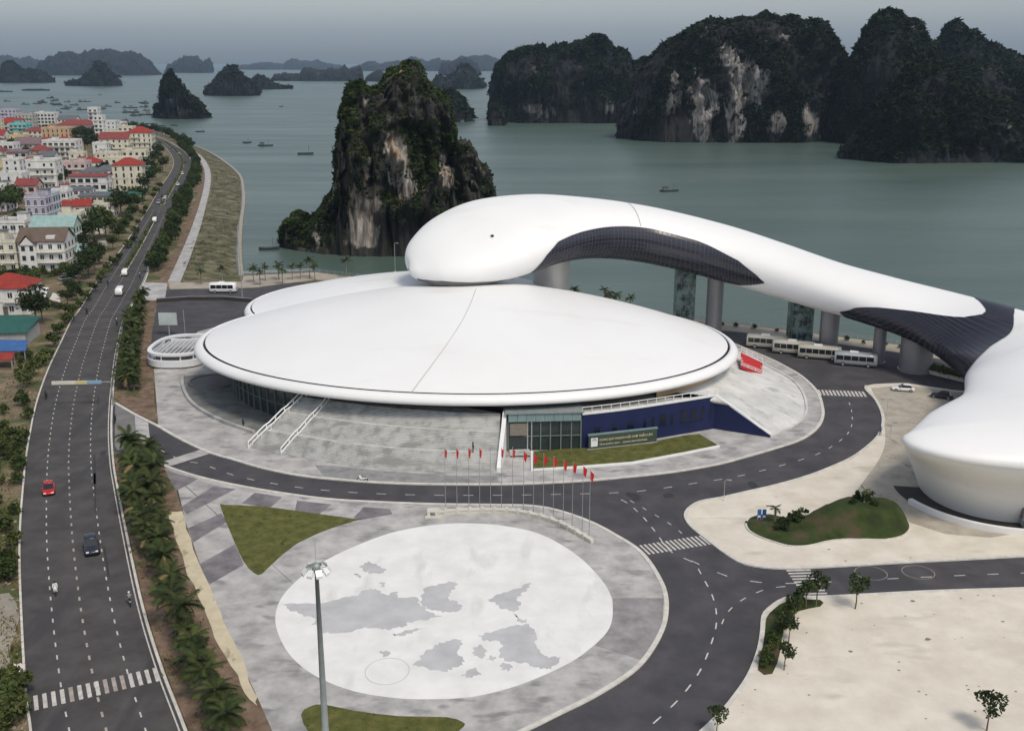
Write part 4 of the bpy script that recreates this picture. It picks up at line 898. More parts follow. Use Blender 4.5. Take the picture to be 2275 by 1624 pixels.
far = [
 ('steep pointed rock islet with jagged right shoulder, nearest on the left', 'c1', [(1370, 750), (1420, 690), (1430, 600), (1440, 500), (1480, 430), (1520, 405), (1560, 440), (1600, 480), (1640, 530), (1680, 610), (1740, 640), (1790, 690), (1840, 790), (1890, 805)], 262, 40, 2200, 3.2, 'karst3'),
 ('hump-backed dark islet at the left picture edge', 'c1', [(-60, 480), (10, 430), (25, 350), (60, 320), (110, 320), (150, 350), (180, 390), (230, 395), (280, 380), (350, 400), (430, 440), (490, 490)], 184, 90, 900, 9, 'karst3'),
 ('pyramid-shaped dark islet between two low shoulders', 'c1', [(575, 520), (600, 490), (700, 490), (760, 430), (810, 410), (850, 340), (890, 330), (930, 360), (980, 420), (1050, 460), (1090, 515)], 191, 90, 900, 8, 'karst3'),
 ('broad conical islet right of the steep pointed rock', 'v', [(456, 206), (470, 185), (490, 165), (502, 155), (515, 148), (525, 156), (535, 165), (552, 180), (578, 206)], 212, 70, 900, 7, 'karst3'),
 ('low trailing islet beside the broad conical one', 'v', [(548, 192), (560, 178), (575, 169), (600, 181), (615, 192), (650, 194)], 198, 70, 300, 8, 'karst3'),
 ('long serrated island on the middle horizon', 'd1', [(110, 200), (140, 160), (200, 150), (260, 165), (330, 150), (370, 110), (450, 125), (530, 130), (570, 105), (620, 130), (670, 85), (710, 125), (780, 100), (810, 130), (820, 205)], 180, 120, 0, 9, 'karst3'),
 ('small double-peaked island left of the tall stack summit', 'd1', [(830, 190), (880, 150), (940, 125), (980, 160), (1010, 130), (1080, 160), (1150, 200)], 181, 100, 0, 9, 'karst3'),
 ('cone-shaped island with a pale scar right of the tall stack', 'd1', [(1340, 240), (1370, 180), (1440, 200), (1520, 160), (1550, 100), (1600, 90), (1650, 120), (1690, 190), (1740, 245)], 197, 110, 500, 9, 'karst3'),
 ('wide hazy plateau island on the left horizon', 'c1', [(320, 380), (340, 310), (440, 270), (540, 235), (640, 225), (720, 245), (760, 215), (880, 205), (960, 215), (1080, 240), (1150, 230), (1250, 260), (1320, 290), (1370, 350), (1400, 390), (1450, 430)], 167, 300, 0, 9, 'karst3'),
 ('hazy block island with two towers right of the plateau', 'c1', [(1455, 410), (1480, 350), (1560, 310), (1640, 260), (1760, 270), (1800, 320), (1860, 280), (1890, 330), (1895, 400)], 162, 300, 0, 9, 'karst3'),
 ('pale hazy hills at the far left horizon', 'c1', [(-300, 300), (-150, 260), (30, 255), (100, 265), (180, 290), (260, 265), (330, 300), (420, 330)], 157.5, 500, 0, 9, 'karst3'),
 ('very pale low island chain behind the conical islet', 'd1', [(-250, 105), (-100, 90), (60, 70), (200, 80), (280, 40), (340, 60), (480, 55), (540, 80), (640, 90), (700, 110)], 155, 600, 0, 9, 'karst3'),
 ('pale blue many-peaked island range behind the tall stack', 'd1', [(700, 120), (750, 100), (880, 65), (940, 80), (1080, 60), (1130, 80), (1180, 20), (1250, 40), (1300, 70), (1380, 45), (1500, 70), (1560, 25), (1620, 30), (1750, 15), (1850, 50), (1950, 90)], 158, 500, 0, 9, 'karst3'),
 ('rounded blue hill behind the cone-shaped island', 'd1', [(1390, 140), (1420, 70), (1480, 65), (1540, 40), (1600, 35), (1680, 80), (1720, 170)], 168, 250, 0, 9, 'karst3'),
]
for i, (lb, cp_, pts, bv, th, ncl, cs, mm) in enumerate(far):
    karst(lb, cp_, pts, sea_dist(bv), th, 170, 30, mm, 'kgreen2', ncl, cs * .8, 50 + i, 1.5, .7, jag=.11)

# haze: one closed box of even, pale air
hz = bpy.data.materials.new('haze'); hz.use_nodes = True; n = hz.node_tree; n.nodes.clear()
pv = n.nodes.new('ShaderNodeVolumePrincipled'); ou = n.nodes.new('ShaderNodeOutputMaterial'); n.links.new(pv.outputs[0], ou.inputs['Volume'])
pv.inputs['Color'].default_value = (.58, .78, 1.0, 1); pv.inputs['Density'].default_value = 5e-5; pv.inputs['Anisotropy'].default_value = .2
ho = obj('haze', MB().box(-16000, 16000, -900, 17500, -9, 560), hz, fix=True); ho['kind'] = 'stuff'; ho['label'] = 'thin bluish haze over the whole bay'; ho['category'] = 'haze'

# ------------------------------------------------------------------ plants
def crown_mesh(seed, r, h, n, leaf, flat=.75, lobes=9):
    rr = random.Random(seed); mb = MB(); cs = []
    for _ in range(lobes):
        a, d = rr.uniform(0, 2 * pi), r * .62 * sqrt(rr.random()); cs.append((Vector((cos(a) * d, sin(a) * d, h + r * flat * rr.uniform(-.45, .55))), r * rr.uniform(.34, .55)))
    for _ in range(n):
        c, q = rr.choice(cs); d = Vector((rr.gauss(0, 1), rr.gauss(0, 1), rr.gauss(0, 1))).normalized() * q * rr.uniform(.55, 1.08); p = c + Vector((d.x, d.y, d.z * flat))
        t = Vector((rr.gauss(0, 1), rr.gauss(0, 1), rr.gauss(0, .7))).normalized(); b = t.cross(Vector((rr.gauss(0, 1), rr.gauss(0, 1), rr.gauss(0, 1)))).normalized(); s_ = leaf * rr.uniform(.5, 1.2)
        mb.add([p - t * s_, p + b * s_ * .55, p + t * s_, p - b * s_ * .55], [(0, 1, 2, 3)])
    return mb, cs
HIDE = (0, -400, -60)
def make_tree(name, label, seed, r, h, n, leaf, m_leaf, group, flat=.75, cat='tree', lobes=9, trunk=.16):
    t = thing(name, label, cat, HIDE, group=group); mb, cs = crown_mesh(seed, r, h, n, leaf, flat, lobes)
    tr = MB(); tr.tube([(0, 0, -.1), (.05, .02, h * .35), (0, .06, h * .7)], [trunk, trunk * .8, trunk * .6], 7)
    for c, q in cs[:6]: tr.tube([(0, .05, h * .55), tuple(Vector((0, 0, h * .62)).lerp(c, .55)), tuple(c)], [trunk * .55, trunk * .35, trunk * .12], 5, False)
    k1 = obj('trunk', tr, 'trunk', t, local=True); k2 = obj('crown', mb, m_leaf, t, local=True); reg(t, k1, k2); return t
PLANTS = []
def plant(protos, loc, s_=1.0, label=None):
    p = R.choice(protos) if isinstance(protos, list) else protos
    o = copy_tree(p, loc, R.uniform(0, 6.28), s_, label); PLANTS.append(o); return o
townT = [make_tree('broadleaf_tree', 'dark broadleaf tree among the town houses', 100 + i, 3.0, 4.6, 900, .36, 'leaf2' if i % 2 else 'leaf', 'trees among the town houses', lobes=10) for i in range(4)]
coastT = [make_tree('coast_tree', 'bushy tree in the green belt beside the coast road', 110 + i, 2.3, 3.0, 620, .33, 'leaf' if i % 2 else 'leaf2', 'green belt trees beside the coast road', .85) for i in range(3)]
vergeT = [make_tree('verge_shrub', 'leafy shrub on the rough verge left of the coast road', 120 + i, 1.35, 1.3, 420, .24, 'bush' if i % 2 else 'leaf', 'verge shrubs', .9, 'shrub', 7, .07) for i in range(4)]
bedT = [make_tree('young_tree', 'young tree with thin trunk near the planting bed', 130 + i, 1.25, 2.6, 330, .22, 'leaf2', 'young trees on the beige paving', .9, 'tree', 7, .08) for i in range(3)]
moundT = [make_tree('mound_shrub', 'dark shrub growing on the grassy mound', 140 + i, .8, .7, 260, .18, 'leaf2', 'shrubs on the mound', .9, 'shrub', 6, .05) for i in range(2)]
def frond(L, droop, seed):
    rr = random.Random(seed); mb = MB(); rib = []; n = 9
    for i in range(n + 1):
        t = i / n; rib.append(Vector((L * (t - .18 * droop * t * t), 0, L * (.42 * t - .85 * droop * t * t))))
    for i in range(n):
        a, b = rib[i], rib[i + 1]; w_ = .035 * (1 - i / n) + .012
        mb.add([a + Vector((0, w_, 0)), a - Vector((0, w_, 0)), b - Vector((0, w_ * .8, 0)), b + Vector((0, w_ * .8, 0))], [(0, 1, 2, 3)])
    for i in range(1, 24):
        t = i / 24 * .98 + .02; x = t * n; k = min(int(x), n - 1); p = rib[k].lerp(rib[k + 1], x - k); ll = L * .30 * sin(pi * (.12 + .82 * t)) ** .8
        d = (rib[k + 1] - rib[k]).normalized()
        for s_ in (-1, 1):
            tip = p + d * ll * .55 + Vector((0, s_ * ll * .85, -ll * rr.uniform(.15, .5))); w_ = d * L * .028
            mb.add([p - w_, p + w_, tip], [(0, 1, 2)])
    return mb.mesh('frond')
FR = [frond(2.5, .55, 1), frond(2.5, .8, 2), frond(2.4, .35, 3)]
FD = frond(2.2, 1.1, 4); FD.materials.append(M['palmdry'])
for f_ in FR: f_.materials.append(M['palm'])
def make_palm(name, label, seed, h, nf, group, fs=1.0):
    rr = random.Random(seed); t = thing(name, label, 'palm', HIDE, group=group); kids = []
    lean = Vector((rr.uniform(-.35, .35), rr.uniform(-.35, .35), 0))
    tr = MB().tube([Vector((0, 0, -.1)) + lean * 0, Vector((0, 0, h * .5)) + lean * .4, Vector((0, 0, h)) + lean], [.2, .14, .12], 8); kids.append(obj('trunk', tr, 'palmtrunk', t, local=True))
    for i in range(nf):
        me = FD if rr.random() < .05 else rr.choice(FR); o = obj('frond', me, 'palm', t, local=True); kids.append(o)
        ring_ = i % 3; el = (-.55, -.1, .5)[ring_] * rr.uniform(.6, 1.2)
        o.location = Vector((0, 0, h - .05)) + lean; o.rotation_euler = (rr.uniform(-.3, .3), -el, i * 2.399 + rr.uniform(-.3, .3)); o.scale = (fs * rr.uniform(.85, 1.12),) * 3
    reg(t, *kids); return t
palms = [make_palm('coconut_palm', 'coconut palm in the verge between coast road and forecourt', 200 + i, 2.4 + .5 * i, 19, 'palms along the coast road verge') for i in range(4)]
qpalms = [make_palm('shore_palm', 'slender palm standing on the quay by the water', 210 + i, 5.0 + .8 * i, 14, 'palms on the quay', .95) for i in range(2)]
spalm = make_palm('small_palm', 'small palm standing at the narrow end of the grassy mound', 220, 2.6, 11, 'palms on the mound', .55)
# verge palms: two staggered rows
vl = resample([p for p in kr if p.y > 88][::-1] if kr[0].y > kr[-1].y else [p for p in kr if p.y > 88], 2.9)
for i, p in enumerate(vl):
    wd = lin([(88, 4.6), (110, 4.4), (130, 5.0), (150, 6.0), (164, 7.5)], p.y)
    for f_ in ((.32, .72) if p.y > 128 else (.62,)):
        if R.random() < .12: continue
        plant(palms, (p.x + .6 + wd * f_ + R.uniform(-.5, .5), p.y + R.uniform(-1.2, 1.2), .1), R.uniform(.85, 1.12))
vl2 = resample(kr2, 3.3)
for i, p in enumerate(vl2):
    if G(0, 868).y < p.y: plant(palms, (p.x + 1.6 + R.uniform(0, 1.6), p.y + R.uniform(-1, 1), .1), R.uniform(.85, 1.15))
    if G(0, 868).y < p.y < G(0, 720).y: plant(palms, (p.x + 3.6 + R.uniform(0, 1.0), p.y + R.uniform(-1, 1), .1), R.uniform(.8, 1.05))
for u, v_ in ((447, 632), (495, 632), (564, 628), (578, 634), (590, 624), (620, 622), (628, 632), (650, 622), (668, 620), (688, 618), (700, 622), (770, 618), (1275, 676), (1342, 686), (1352, 688), (1368, 690), (1400, 694)):
    plant(qpalms, G(u, v_, .1), R.uniform(.75, 1.0))
for i in range(34):
    u = 1600 + i * 20 + R.uniform(-6, 6); v_ = 716 + (u - 1587) * .1247 + R.uniform(3, 8)
    if i % 2 == 0: plant(vergeT[i % 4], G(u, v_, .1), R.uniform(.35, .6), 'small shrub in the row along the quay edge')
plant(spalm, G(1722, 1162, .3), 1.0)
plant(spalm, G(1919, 1118, 3.2), .75, 'small palm on top of the grassy mound')
# grassy mound on the east pavement
mo = spline(GP('m', [(185, 600), (230, 530), (330, 495), (460, 485), (640, 520), (800, 540), (930, 500), (1080, 430), (1250, 370), (1450, 330), (1650, 320), (1830, 350), (1980, 420), (2090, 500), (2160, 580), (2178, 645), (2140, 712), (2060, 762), (1900, 792), (1650, 792), (1400, 792), (1200, 812), (1000, 860), (850, 878), (700, 870), (550, 830), (350, 760), (225, 685)], ISL), 3, True)
sa_, sb_ = GP('m', [(420, 620), (1950, 570)], 0)
def spinept(p):
    d = sb_ - sa_; t = max(0, min(1, (p - sa_).dot(d) / d.dot(d))); return sa_ + d * t, t
rows = []
for k in range(11):
    f_ = k / 10; row = []
    for p in mo:
        c, t = spinept(Vector((p.x, p.y, 0))); q = Vector((p.x, p.y, 0)).lerp(c, f_)
        hh = lin([(0, .35), (.3, .6), (.5, 2.2), (.7, 3.3), (1, 2.7)], t) * (1 - (1 - f_) ** 2) + .22
        row.append((q.x, q.y, hh + .12 * noise.noise(q * .8)))
    rows.append(row)
me_ = thing('grass_mound', 'kidney-shaped dark grassy mound on the beige paving', 'mound', (G(1840, 1160).x, G(1840, 1160).y, ISL))
obj('turf', MB().grid(rows, closed_u=True), 'mound', me_, True, fix=True)
obj('edging', MB().ribbon(mo + [mo[0], mo[1]], .12, .12, .1, .3), 'kerb', me_)
def mz(u, v_):
    return G(u, v_, .9)
for u, v_, s_ in ((1735, 1165, .9), (1748, 1168, 1.1), (1757, 1160, 1.3), (1768, 1160, 1.4), (1776, 1152, 1.3), (1740, 1178, 1.0), (1727, 1176, .8), (1790, 1142, .7)):
    plant(moundT, G(u, v_, .5), s_)
for u, v_, s_ in ((1905, 1112, 1.1), (1918, 1118, 1.2), (1930, 1112, 1.2), (1895, 1122, .9), (1942, 1124, .8)):
    plant(moundT, G(u, v_, 3.0), s_)
# young trees on the south paving
for u, v_, s_, lb in ((1900, 1352, 1.25, 'young round-crowned tree alone beside the side road'), (1742, 1488, .95, 'thin young tree at the lower end of the planting bed'), (1752, 1425, .95, 'young tree midway along the planting bed'), (1765, 1380, 1.0, 'young tree near the bend of the planting bed'), (1790, 1352, 1.15, 'young tree at the upper end of the planting bed'), (1812, 1347, 1.25, 'dense young tree at the street corner of the planting bed'), (2192, 1622, 1.15, 'young tree with sparse leaning crown in the lower right corner'), (1592, 1628, .8, 'young tree at the bottom edge beside the kerb')):
    o = plant(bedT, G(u, v_, ISL), s_, lb); del o['group']
for i in range(16):
    f_ = i / 15; u = 1694 + 14 * sin(f_ * 3) + f_ * f_ * 80 + R.uniform(-3, 8); v_ = 1482 - f_ * 146
    plant(vergeT, G(u, v_, .2), R.uniform(.45, .8), 'dark shrub in the planting bed along the kerb')
# verge left of the coast road
for i in range(64):
    v_ = R.uniform(790, 1640); le = lin([(790, 118), (861, 92), (961, 66), (1066, 51), (1152, 44), (1238, 41), (1400, 46), (1547, 55), (1640, 66)], v_)
    u = le - 8 - R.random() ** 1.4 * 75
    if 1320 < v_ < 1500 and u > -40: continue
    plant(vergeT, G(u, v_), R.uniform(.6, 1.3))
for u, v_, s_ in ((22, 1560, 1.5), (5, 1590, 1.6), (30, 1612, 1.4), (15, 1530, 1.2), (60, 860, 1.6), (75, 838, 1.5), (50, 900, 1.3), (95, 815, 1.4), (105, 800, 1.3), (120, 770, 1.5), (133, 742, 1.4), (150, 720, 1.3), (145, 700, 1.5)):
    plant(vergeT, G(u, v_), s_)
# green belt between road and sea walk
RRf = [p for p in RR if G(0, 606).y < p.y < G(0, 300).y]
for i, p in enumerate(resample([p for p in RRf if p.y < 520], 4.6) + resample([p for p in RRf if p.y >= 520], 8.5)):
    q = min(P3, key=lambda x: abs(x.y - p.y)); gap = q.x - p.x
    for f_ in (.25, .6):
        if p.y > 900 and f_ > .5: continue
        plant(coastT, (p.x + max(gap, 4) * f_ + R.uniform(-.8, .8), p.y + R.uniform(-1.5, 1.5), 0), R.uniform(.8, 1.25))
for i in range(26):
    u = 278 + i * 6; v_ = lin([(278, 285), (337, 294), (375, 306), (422, 329), (440, 340)], u) + R.uniform(-1, 2.0)
    plant(coastT, G(u, v_), R.uniform(1.2, 1.9), 'dense tree on the far curve of the shore')
# trees among the houses
for u, v_, s_ in ((180, 322, 2.4), (195, 326, 2.3), (205, 318, 2.2), (170, 330, 1.9), (215, 330, 2.0), (190, 338, 2.0), (222, 532, 2.0), (210, 545, 1.7), (236, 528, 1.6), (270, 480, 1.9), (255, 484, 1.6), (288, 474, 1.5), (18, 470, 2.0), (35, 474, 1.7), (5, 478, 1.8), (142, 412, 1.6), (128, 418, 1.4), (352, 352, 1.8), (345, 372, 1.8), (362, 384, 1.6), (335, 392, 1.7), (348, 402, 1.6), (330, 418, 1.8), (318, 428, 1.5), (322, 448, 1.2), (308, 470, 1.2), (298, 490, 1.2), (286, 505, 1.1), (278, 520, 1.1), (265, 538, 1.2), (252, 556, 1.0), (212, 605, 1.4), (198, 615, 1.3), (186, 622, 1.2), (176, 632, 1.1), (205, 590, 1.3), (222, 588, 1.1), (82, 722, 1.5), (95, 718, 1.3), (30, 338, 1.6), (10, 340, 1.8), (5, 318, 1.6), (22, 322, 1.3), (160, 660, .9), (152, 684, .9), (172, 668, .8), (240, 396, 1.4), (228, 430, 1.2), (150, 625, 1.0), (165, 632, .9), (330, 344, 1.6), (300, 338, 1.3), (145, 300, 1.4), (95, 300, 1.3), (60, 350, 1.4), (242, 352, 1.4), (50, 510, 1.3), (64, 520, 1.2)):
    plant(townT, G(u, v_), s_ * R.uniform(.85, 1.05))
for i in range(11):
    plant(vergeT, G(55 + i * 9 + R.uniform(-2, 2), 613 + R.uniform(-3, 3)), R.uniform(.9, 1.3), 'hedge shrub in front of the brown-roofed villa')

# ------------------------------------------------------------------ town houses
def wallm(n, c): 
    return mat('plaster_' + n, c, tuple(x * .82 for x in c), .5, .85, stretch=(1, 1, .35), space='P', streak=(tuple(x * .6 for x in c), .8, (1, 1, .15), .62, .1))
WALL = dict(white=wallm('white', (.70, .70, .68)), cream=wallm('cream', (.66, .62, .50)), yellow=wallm('yellow', (.62, .52, .30)), tan=wallm('tan', (.55, .38, .23)), lilac=wallm('lilac', (.46, .44, .54)), blue=wallm('pale_blue', (.44, .52, .60)), turquoise=wallm('turquoise', (.16, .50, .50)), mint=wallm('mint', (.50, .60, .52)), grey=wallm('grey', (.40, .40, .38)), pink=wallm('pink', (.60, .46, .44)))
def roofm(n, c): return mat('roof_' + n, c, tuple(x * .75 for x in c), .6, .8, bump=.5, bscale=4)
ROOF = dict(red=roofm('red', (.31, .042, .03)), brown=roofm('brown', (.15, .11, .085)), maroon=roofm('maroon', (.24, .06, .055)), green=roofm('green', (.03, .12, .10)), grey=roofm('grey', (.13, .14, .155)), mint=roofm('mint', (.30, .44, .42)), purple=roofm('purple', (.20, .14, .15)), blue=roofm('blue', (.05, .14, .36)), flat=mat('flat_roof', (.40, .39, .36), (.26, .25, .23), .5, .9))
M['wglass'] = mat('window_glass', (.02, .024, .026), (.035, .04, .042), .5, .15, spec=.5)
def wmesh(w_, h_):
    me = MB().box(-w_ / 2, w_ / 2, -.05, .05, 0, h_).mesh('window'); me.materials.append(M['wglass']); return me
WIN = [wmesh(1.1, 1.5), wmesh(1.6, 1.6), wmesh(.9, 2.1), wmesh(2.4, 1.9)]
FRM = []
for w_, h_ in ((1.1, 1.5), (1.6, 1.6), (.9, 2.1), (2.4, 1.9)):
    b = MB(); b.box(-w_ / 2 - .1, w_ / 2 + .1, -.1, .02, -.12, 0); b.box(-.04, .04, -.08, 0, 0, h_); b.box(-w_ / 2 - .1, w_ / 2 + .1, -.09, .02, h_, h_ + .1)
    me = b.mesh('window_frame'); me.materials.append(M['whitepaint']); FRM.append(me)
HOUSES = []
def gable(mb, w_, d, z, rise, ov=.5):
    W2, D2 = w_ / 2 + ov, d / 2 + ov
    mb.add([(-W2, -D2, z - .15), (W2, -D2, z - .15), (W2, D2, z - .15), (-W2, D2, z - .15), (-W2, 0, z + rise), (W2, 0, z + rise), (-W2, -D2, z + .1), (W2, -D2, z + .1), (W2, D2, z + .1), (-W2, D2, z + .1), (-W2, 0, z + rise + .25), (W2, 0, z + rise + .25)],
           [(6, 7, 11, 10), (10, 11, 8, 9), (0, 4, 5, 1), (4, 3, 2, 5), (0, 1, 7, 6), (2, 3, 9, 8), (0, 6, 10, 4), (4, 10, 9, 3), (1, 5, 11, 7), (5, 2, 8, 11)])
def hip(mb, w_, d, z, rise, ov=.5):
    W2, D2 = w_ / 2 + ov, d / 2 + ov; r_ = max(.2, W2 - D2)
    mb.add([(-W2, -D2, z), (W2, -D2, z), (W2, D2, z), (-W2, D2, z), (-r_, 0, z + rise), (r_, 0, z + rise), (-W2, -D2, z - .2), (W2, -D2, z - .2), (W2, D2, z - .2), (-W2, D2, z - .2)],
           [(0, 1, 5, 4), (1, 2, 5), (2, 3, 4, 5), (3, 0, 4), (6, 9, 8, 7), (0, 6, 7, 1), (1, 7, 8, 2), (2, 8, 9, 3), (3, 9, 6, 0)])
def house(u, v_, w_, d, fl_, wc, roof, rc, rz=0, label=None, fh=3.2, frames=False, gr=True, nw=None):
    p = G(u, v_); rz_ = radians(rz); p = p + Vector((-sin(rz_), cos(rz_), 0)) * d / 2
    desc = {'flat': 'flat roof and parapet', 'hip': rc + ' hipped roof', 'gable': rc + ' gabled roof', 'shed': 'sloping ' + rc + ' metal roof'}[roof]
    num = ['single', 'two', 'three', 'four', 'five', 'six', 'seven', 'eight'][fl_ - 1]
    t = thing('town_house', label or '%s-storey %s town house with %s' % (num, {'blue': 'pale blue'}.get(wc, wc), desc), 'house', (p.x, p.y, 0), rz_, 'houses of the seaside town')
    hh = fl_ * fh; rr = random.Random(int(u * 31 + v_ * 7))
    wall = obj('wall', MB().box(-w_ / 2, w_ / 2, -d / 2, d / 2, -.2, hh), WALL[wc], t, local=True)
    far_ = p.y > 520
    for k in range(1, fl_ + (1 if roof == 'flat' else 0)):
        if not far_ or k % 2 == 0: obj('floor_band', MB().box(-w_ / 2 - .18, w_ / 2 + .18, -d / 2 - .18, d / 2 + .18, k * fh - .14, k * fh + .1), WALL['white' if wc != 'white' else 'cream'], t, local=True)
    nS = nw or max(2, int(w_ / (2.6 if not far_ else 3.4))); nE = max(1, int(d / (3.0 if not far_ else 4.5)))
    kind = rr.randrange(4)
    for k in range(fl_):
        for i in range(nS):
            if rr.random() < .08: continue
            x = -w_ / 2 + w_ * (i + .5) / nS; ki = kind if w_ / nS > 3 else min(kind, 2)
            o = obj('window', WIN[ki], 'wglass', t, local=True); o.location = (x, -d / 2 - .02, k * fh + (.25 if ki >= 2 else .9))
            if not far_ or frames: f_ = obj('window_frame', FRM[ki], 'whitepaint', o, local=True)
        for i in range(nE):
            for sx in ((1,) if p.x < 0 else (1, -1)):
                o = obj('window', WIN[0], 'wglass', t, local=True); o.location = (sx * (w_ / 2 + .02), -d / 2 + d * (i + .5) / nE, k * fh + .9); o.rotation_euler = (0, 0, sx * pi / 2)
    if k and rr.random() < .7 and roof != 'shed':
        for k in range(1, fl_):
            bw_ = w_ * rr.choice((.45, .9)); bx = 0 if bw_ > w_ * .6 else rr.choice((-1, 1)) * w_ * .22
            b = obj('balcony', MB().box(bx - bw_ / 2, bx + bw_ / 2, -d / 2 - 1.2, -d / 2 - .19, k * fh - .12, k * fh + .06), WALL['white'], t, local=True)
            m_ = MB().box(bx - bw_ / 2, bx + bw_ / 2, -d / 2 - 1.2, -d / 2 - 1.1, k * fh + .8, k * fh + .95)
            for j in range(int(bw_ / .7) + 1): xx = bx - bw_ / 2 + .05 + j * (bw_ - .1) / max(1, int(bw_ / .7)); m_.box(xx - .06, xx + .06, -d / 2 - 1.18, -d / 2 - 1.08, k * fh + .06, k * fh + .85)
            obj('balustrade', m_, WALL['cream'], b, local=True)
    if roof == 'flat':
        m_ = MB(); m_.ribbon([Vector(q) for q in ((-w_ / 2, -d / 2, 0), (w_ / 2, -d / 2, 0), (w_ / 2, d / 2, 0), (-w_ / 2, d / 2, 0), (-w_ / 2, -d / 2, 0))], .1, .1, hh, hh + .9); obj('parapet', m_, WALL[wc], t, local=True)
        rf_ = obj('roof', MB().box(-w_ / 2 + .1, w_ / 2 - .1, -d / 2 + .1, d / 2 - .1, hh, hh + .12), ROOF['flat'], t, local=True)
        if rr.random() < .75:
            sx = rr.choice((-1, 1)); obj('stair_head', MB().box(sx * w_ * .25 - 1.6, sx * w_ * .25 + 1.6, d * .05, d * .42, hh + .12, hh + 2.7), WALL[wc], rf_, local=True)
            obj('stair_head_roof', MB().box(sx * w_ * .25 - 1.9, sx * w_ * .25 + 1.9, d * .02, d * .45, hh + 2.7, hh + 2.9), ROOF[rr.choice(['grey', 'red', 'maroon', 'flat', 'green'])], rf_, local=True)
        if rr.random() < .6:
            x = rr.uniform(-.3, .3) * w_; m_ = MB().lathe([(.02, hh + 2.3), (.6, hh + 2.2), (.65, hh + 1.0), (.5, hh + .9), (.02, hh + .9)], 12, (x, -d * .2)); m_.box(x - .5, x + .5, -d * .2 - .5, -d * .2 + .5, hh + .1, hh + .9)
            obj('water_tank', m_, 'steel', rf_, local=True)
    else:
        m_ = MB(); rise = {'gable': min(w_, d) * .32, 'hip': min(w_, d) * .28, 'shed': .9}[roof]
        (gable if roof in ('gable', 'shed') else hip)(m_, w_, d, hh, rise)
        rf_ = obj('roof', m_, ROOF[rc], t, local=True, fix=True)
        if roof == 'gable' or roof == 'shed':
            g_ = MB()
            for sx in (-1, 1): g_.add([(sx * w_ / 2, -d / 2, hh - .02), (sx * w_ / 2, d / 2, hh - .02), (sx * w_ / 2, 0, hh + rise - .1)], [(0, 1, 2)])
            obj('gable_wall', g_, WALL[wc], t, local=True)
    obj('door', MB().box(-.6, .6, -d / 2 - .07, -d / 2, 0, 2.2), 'trunk', t, local=True)
    HOUSES.append((t, p.x, p.y, max(w_, d) / 2)); return t
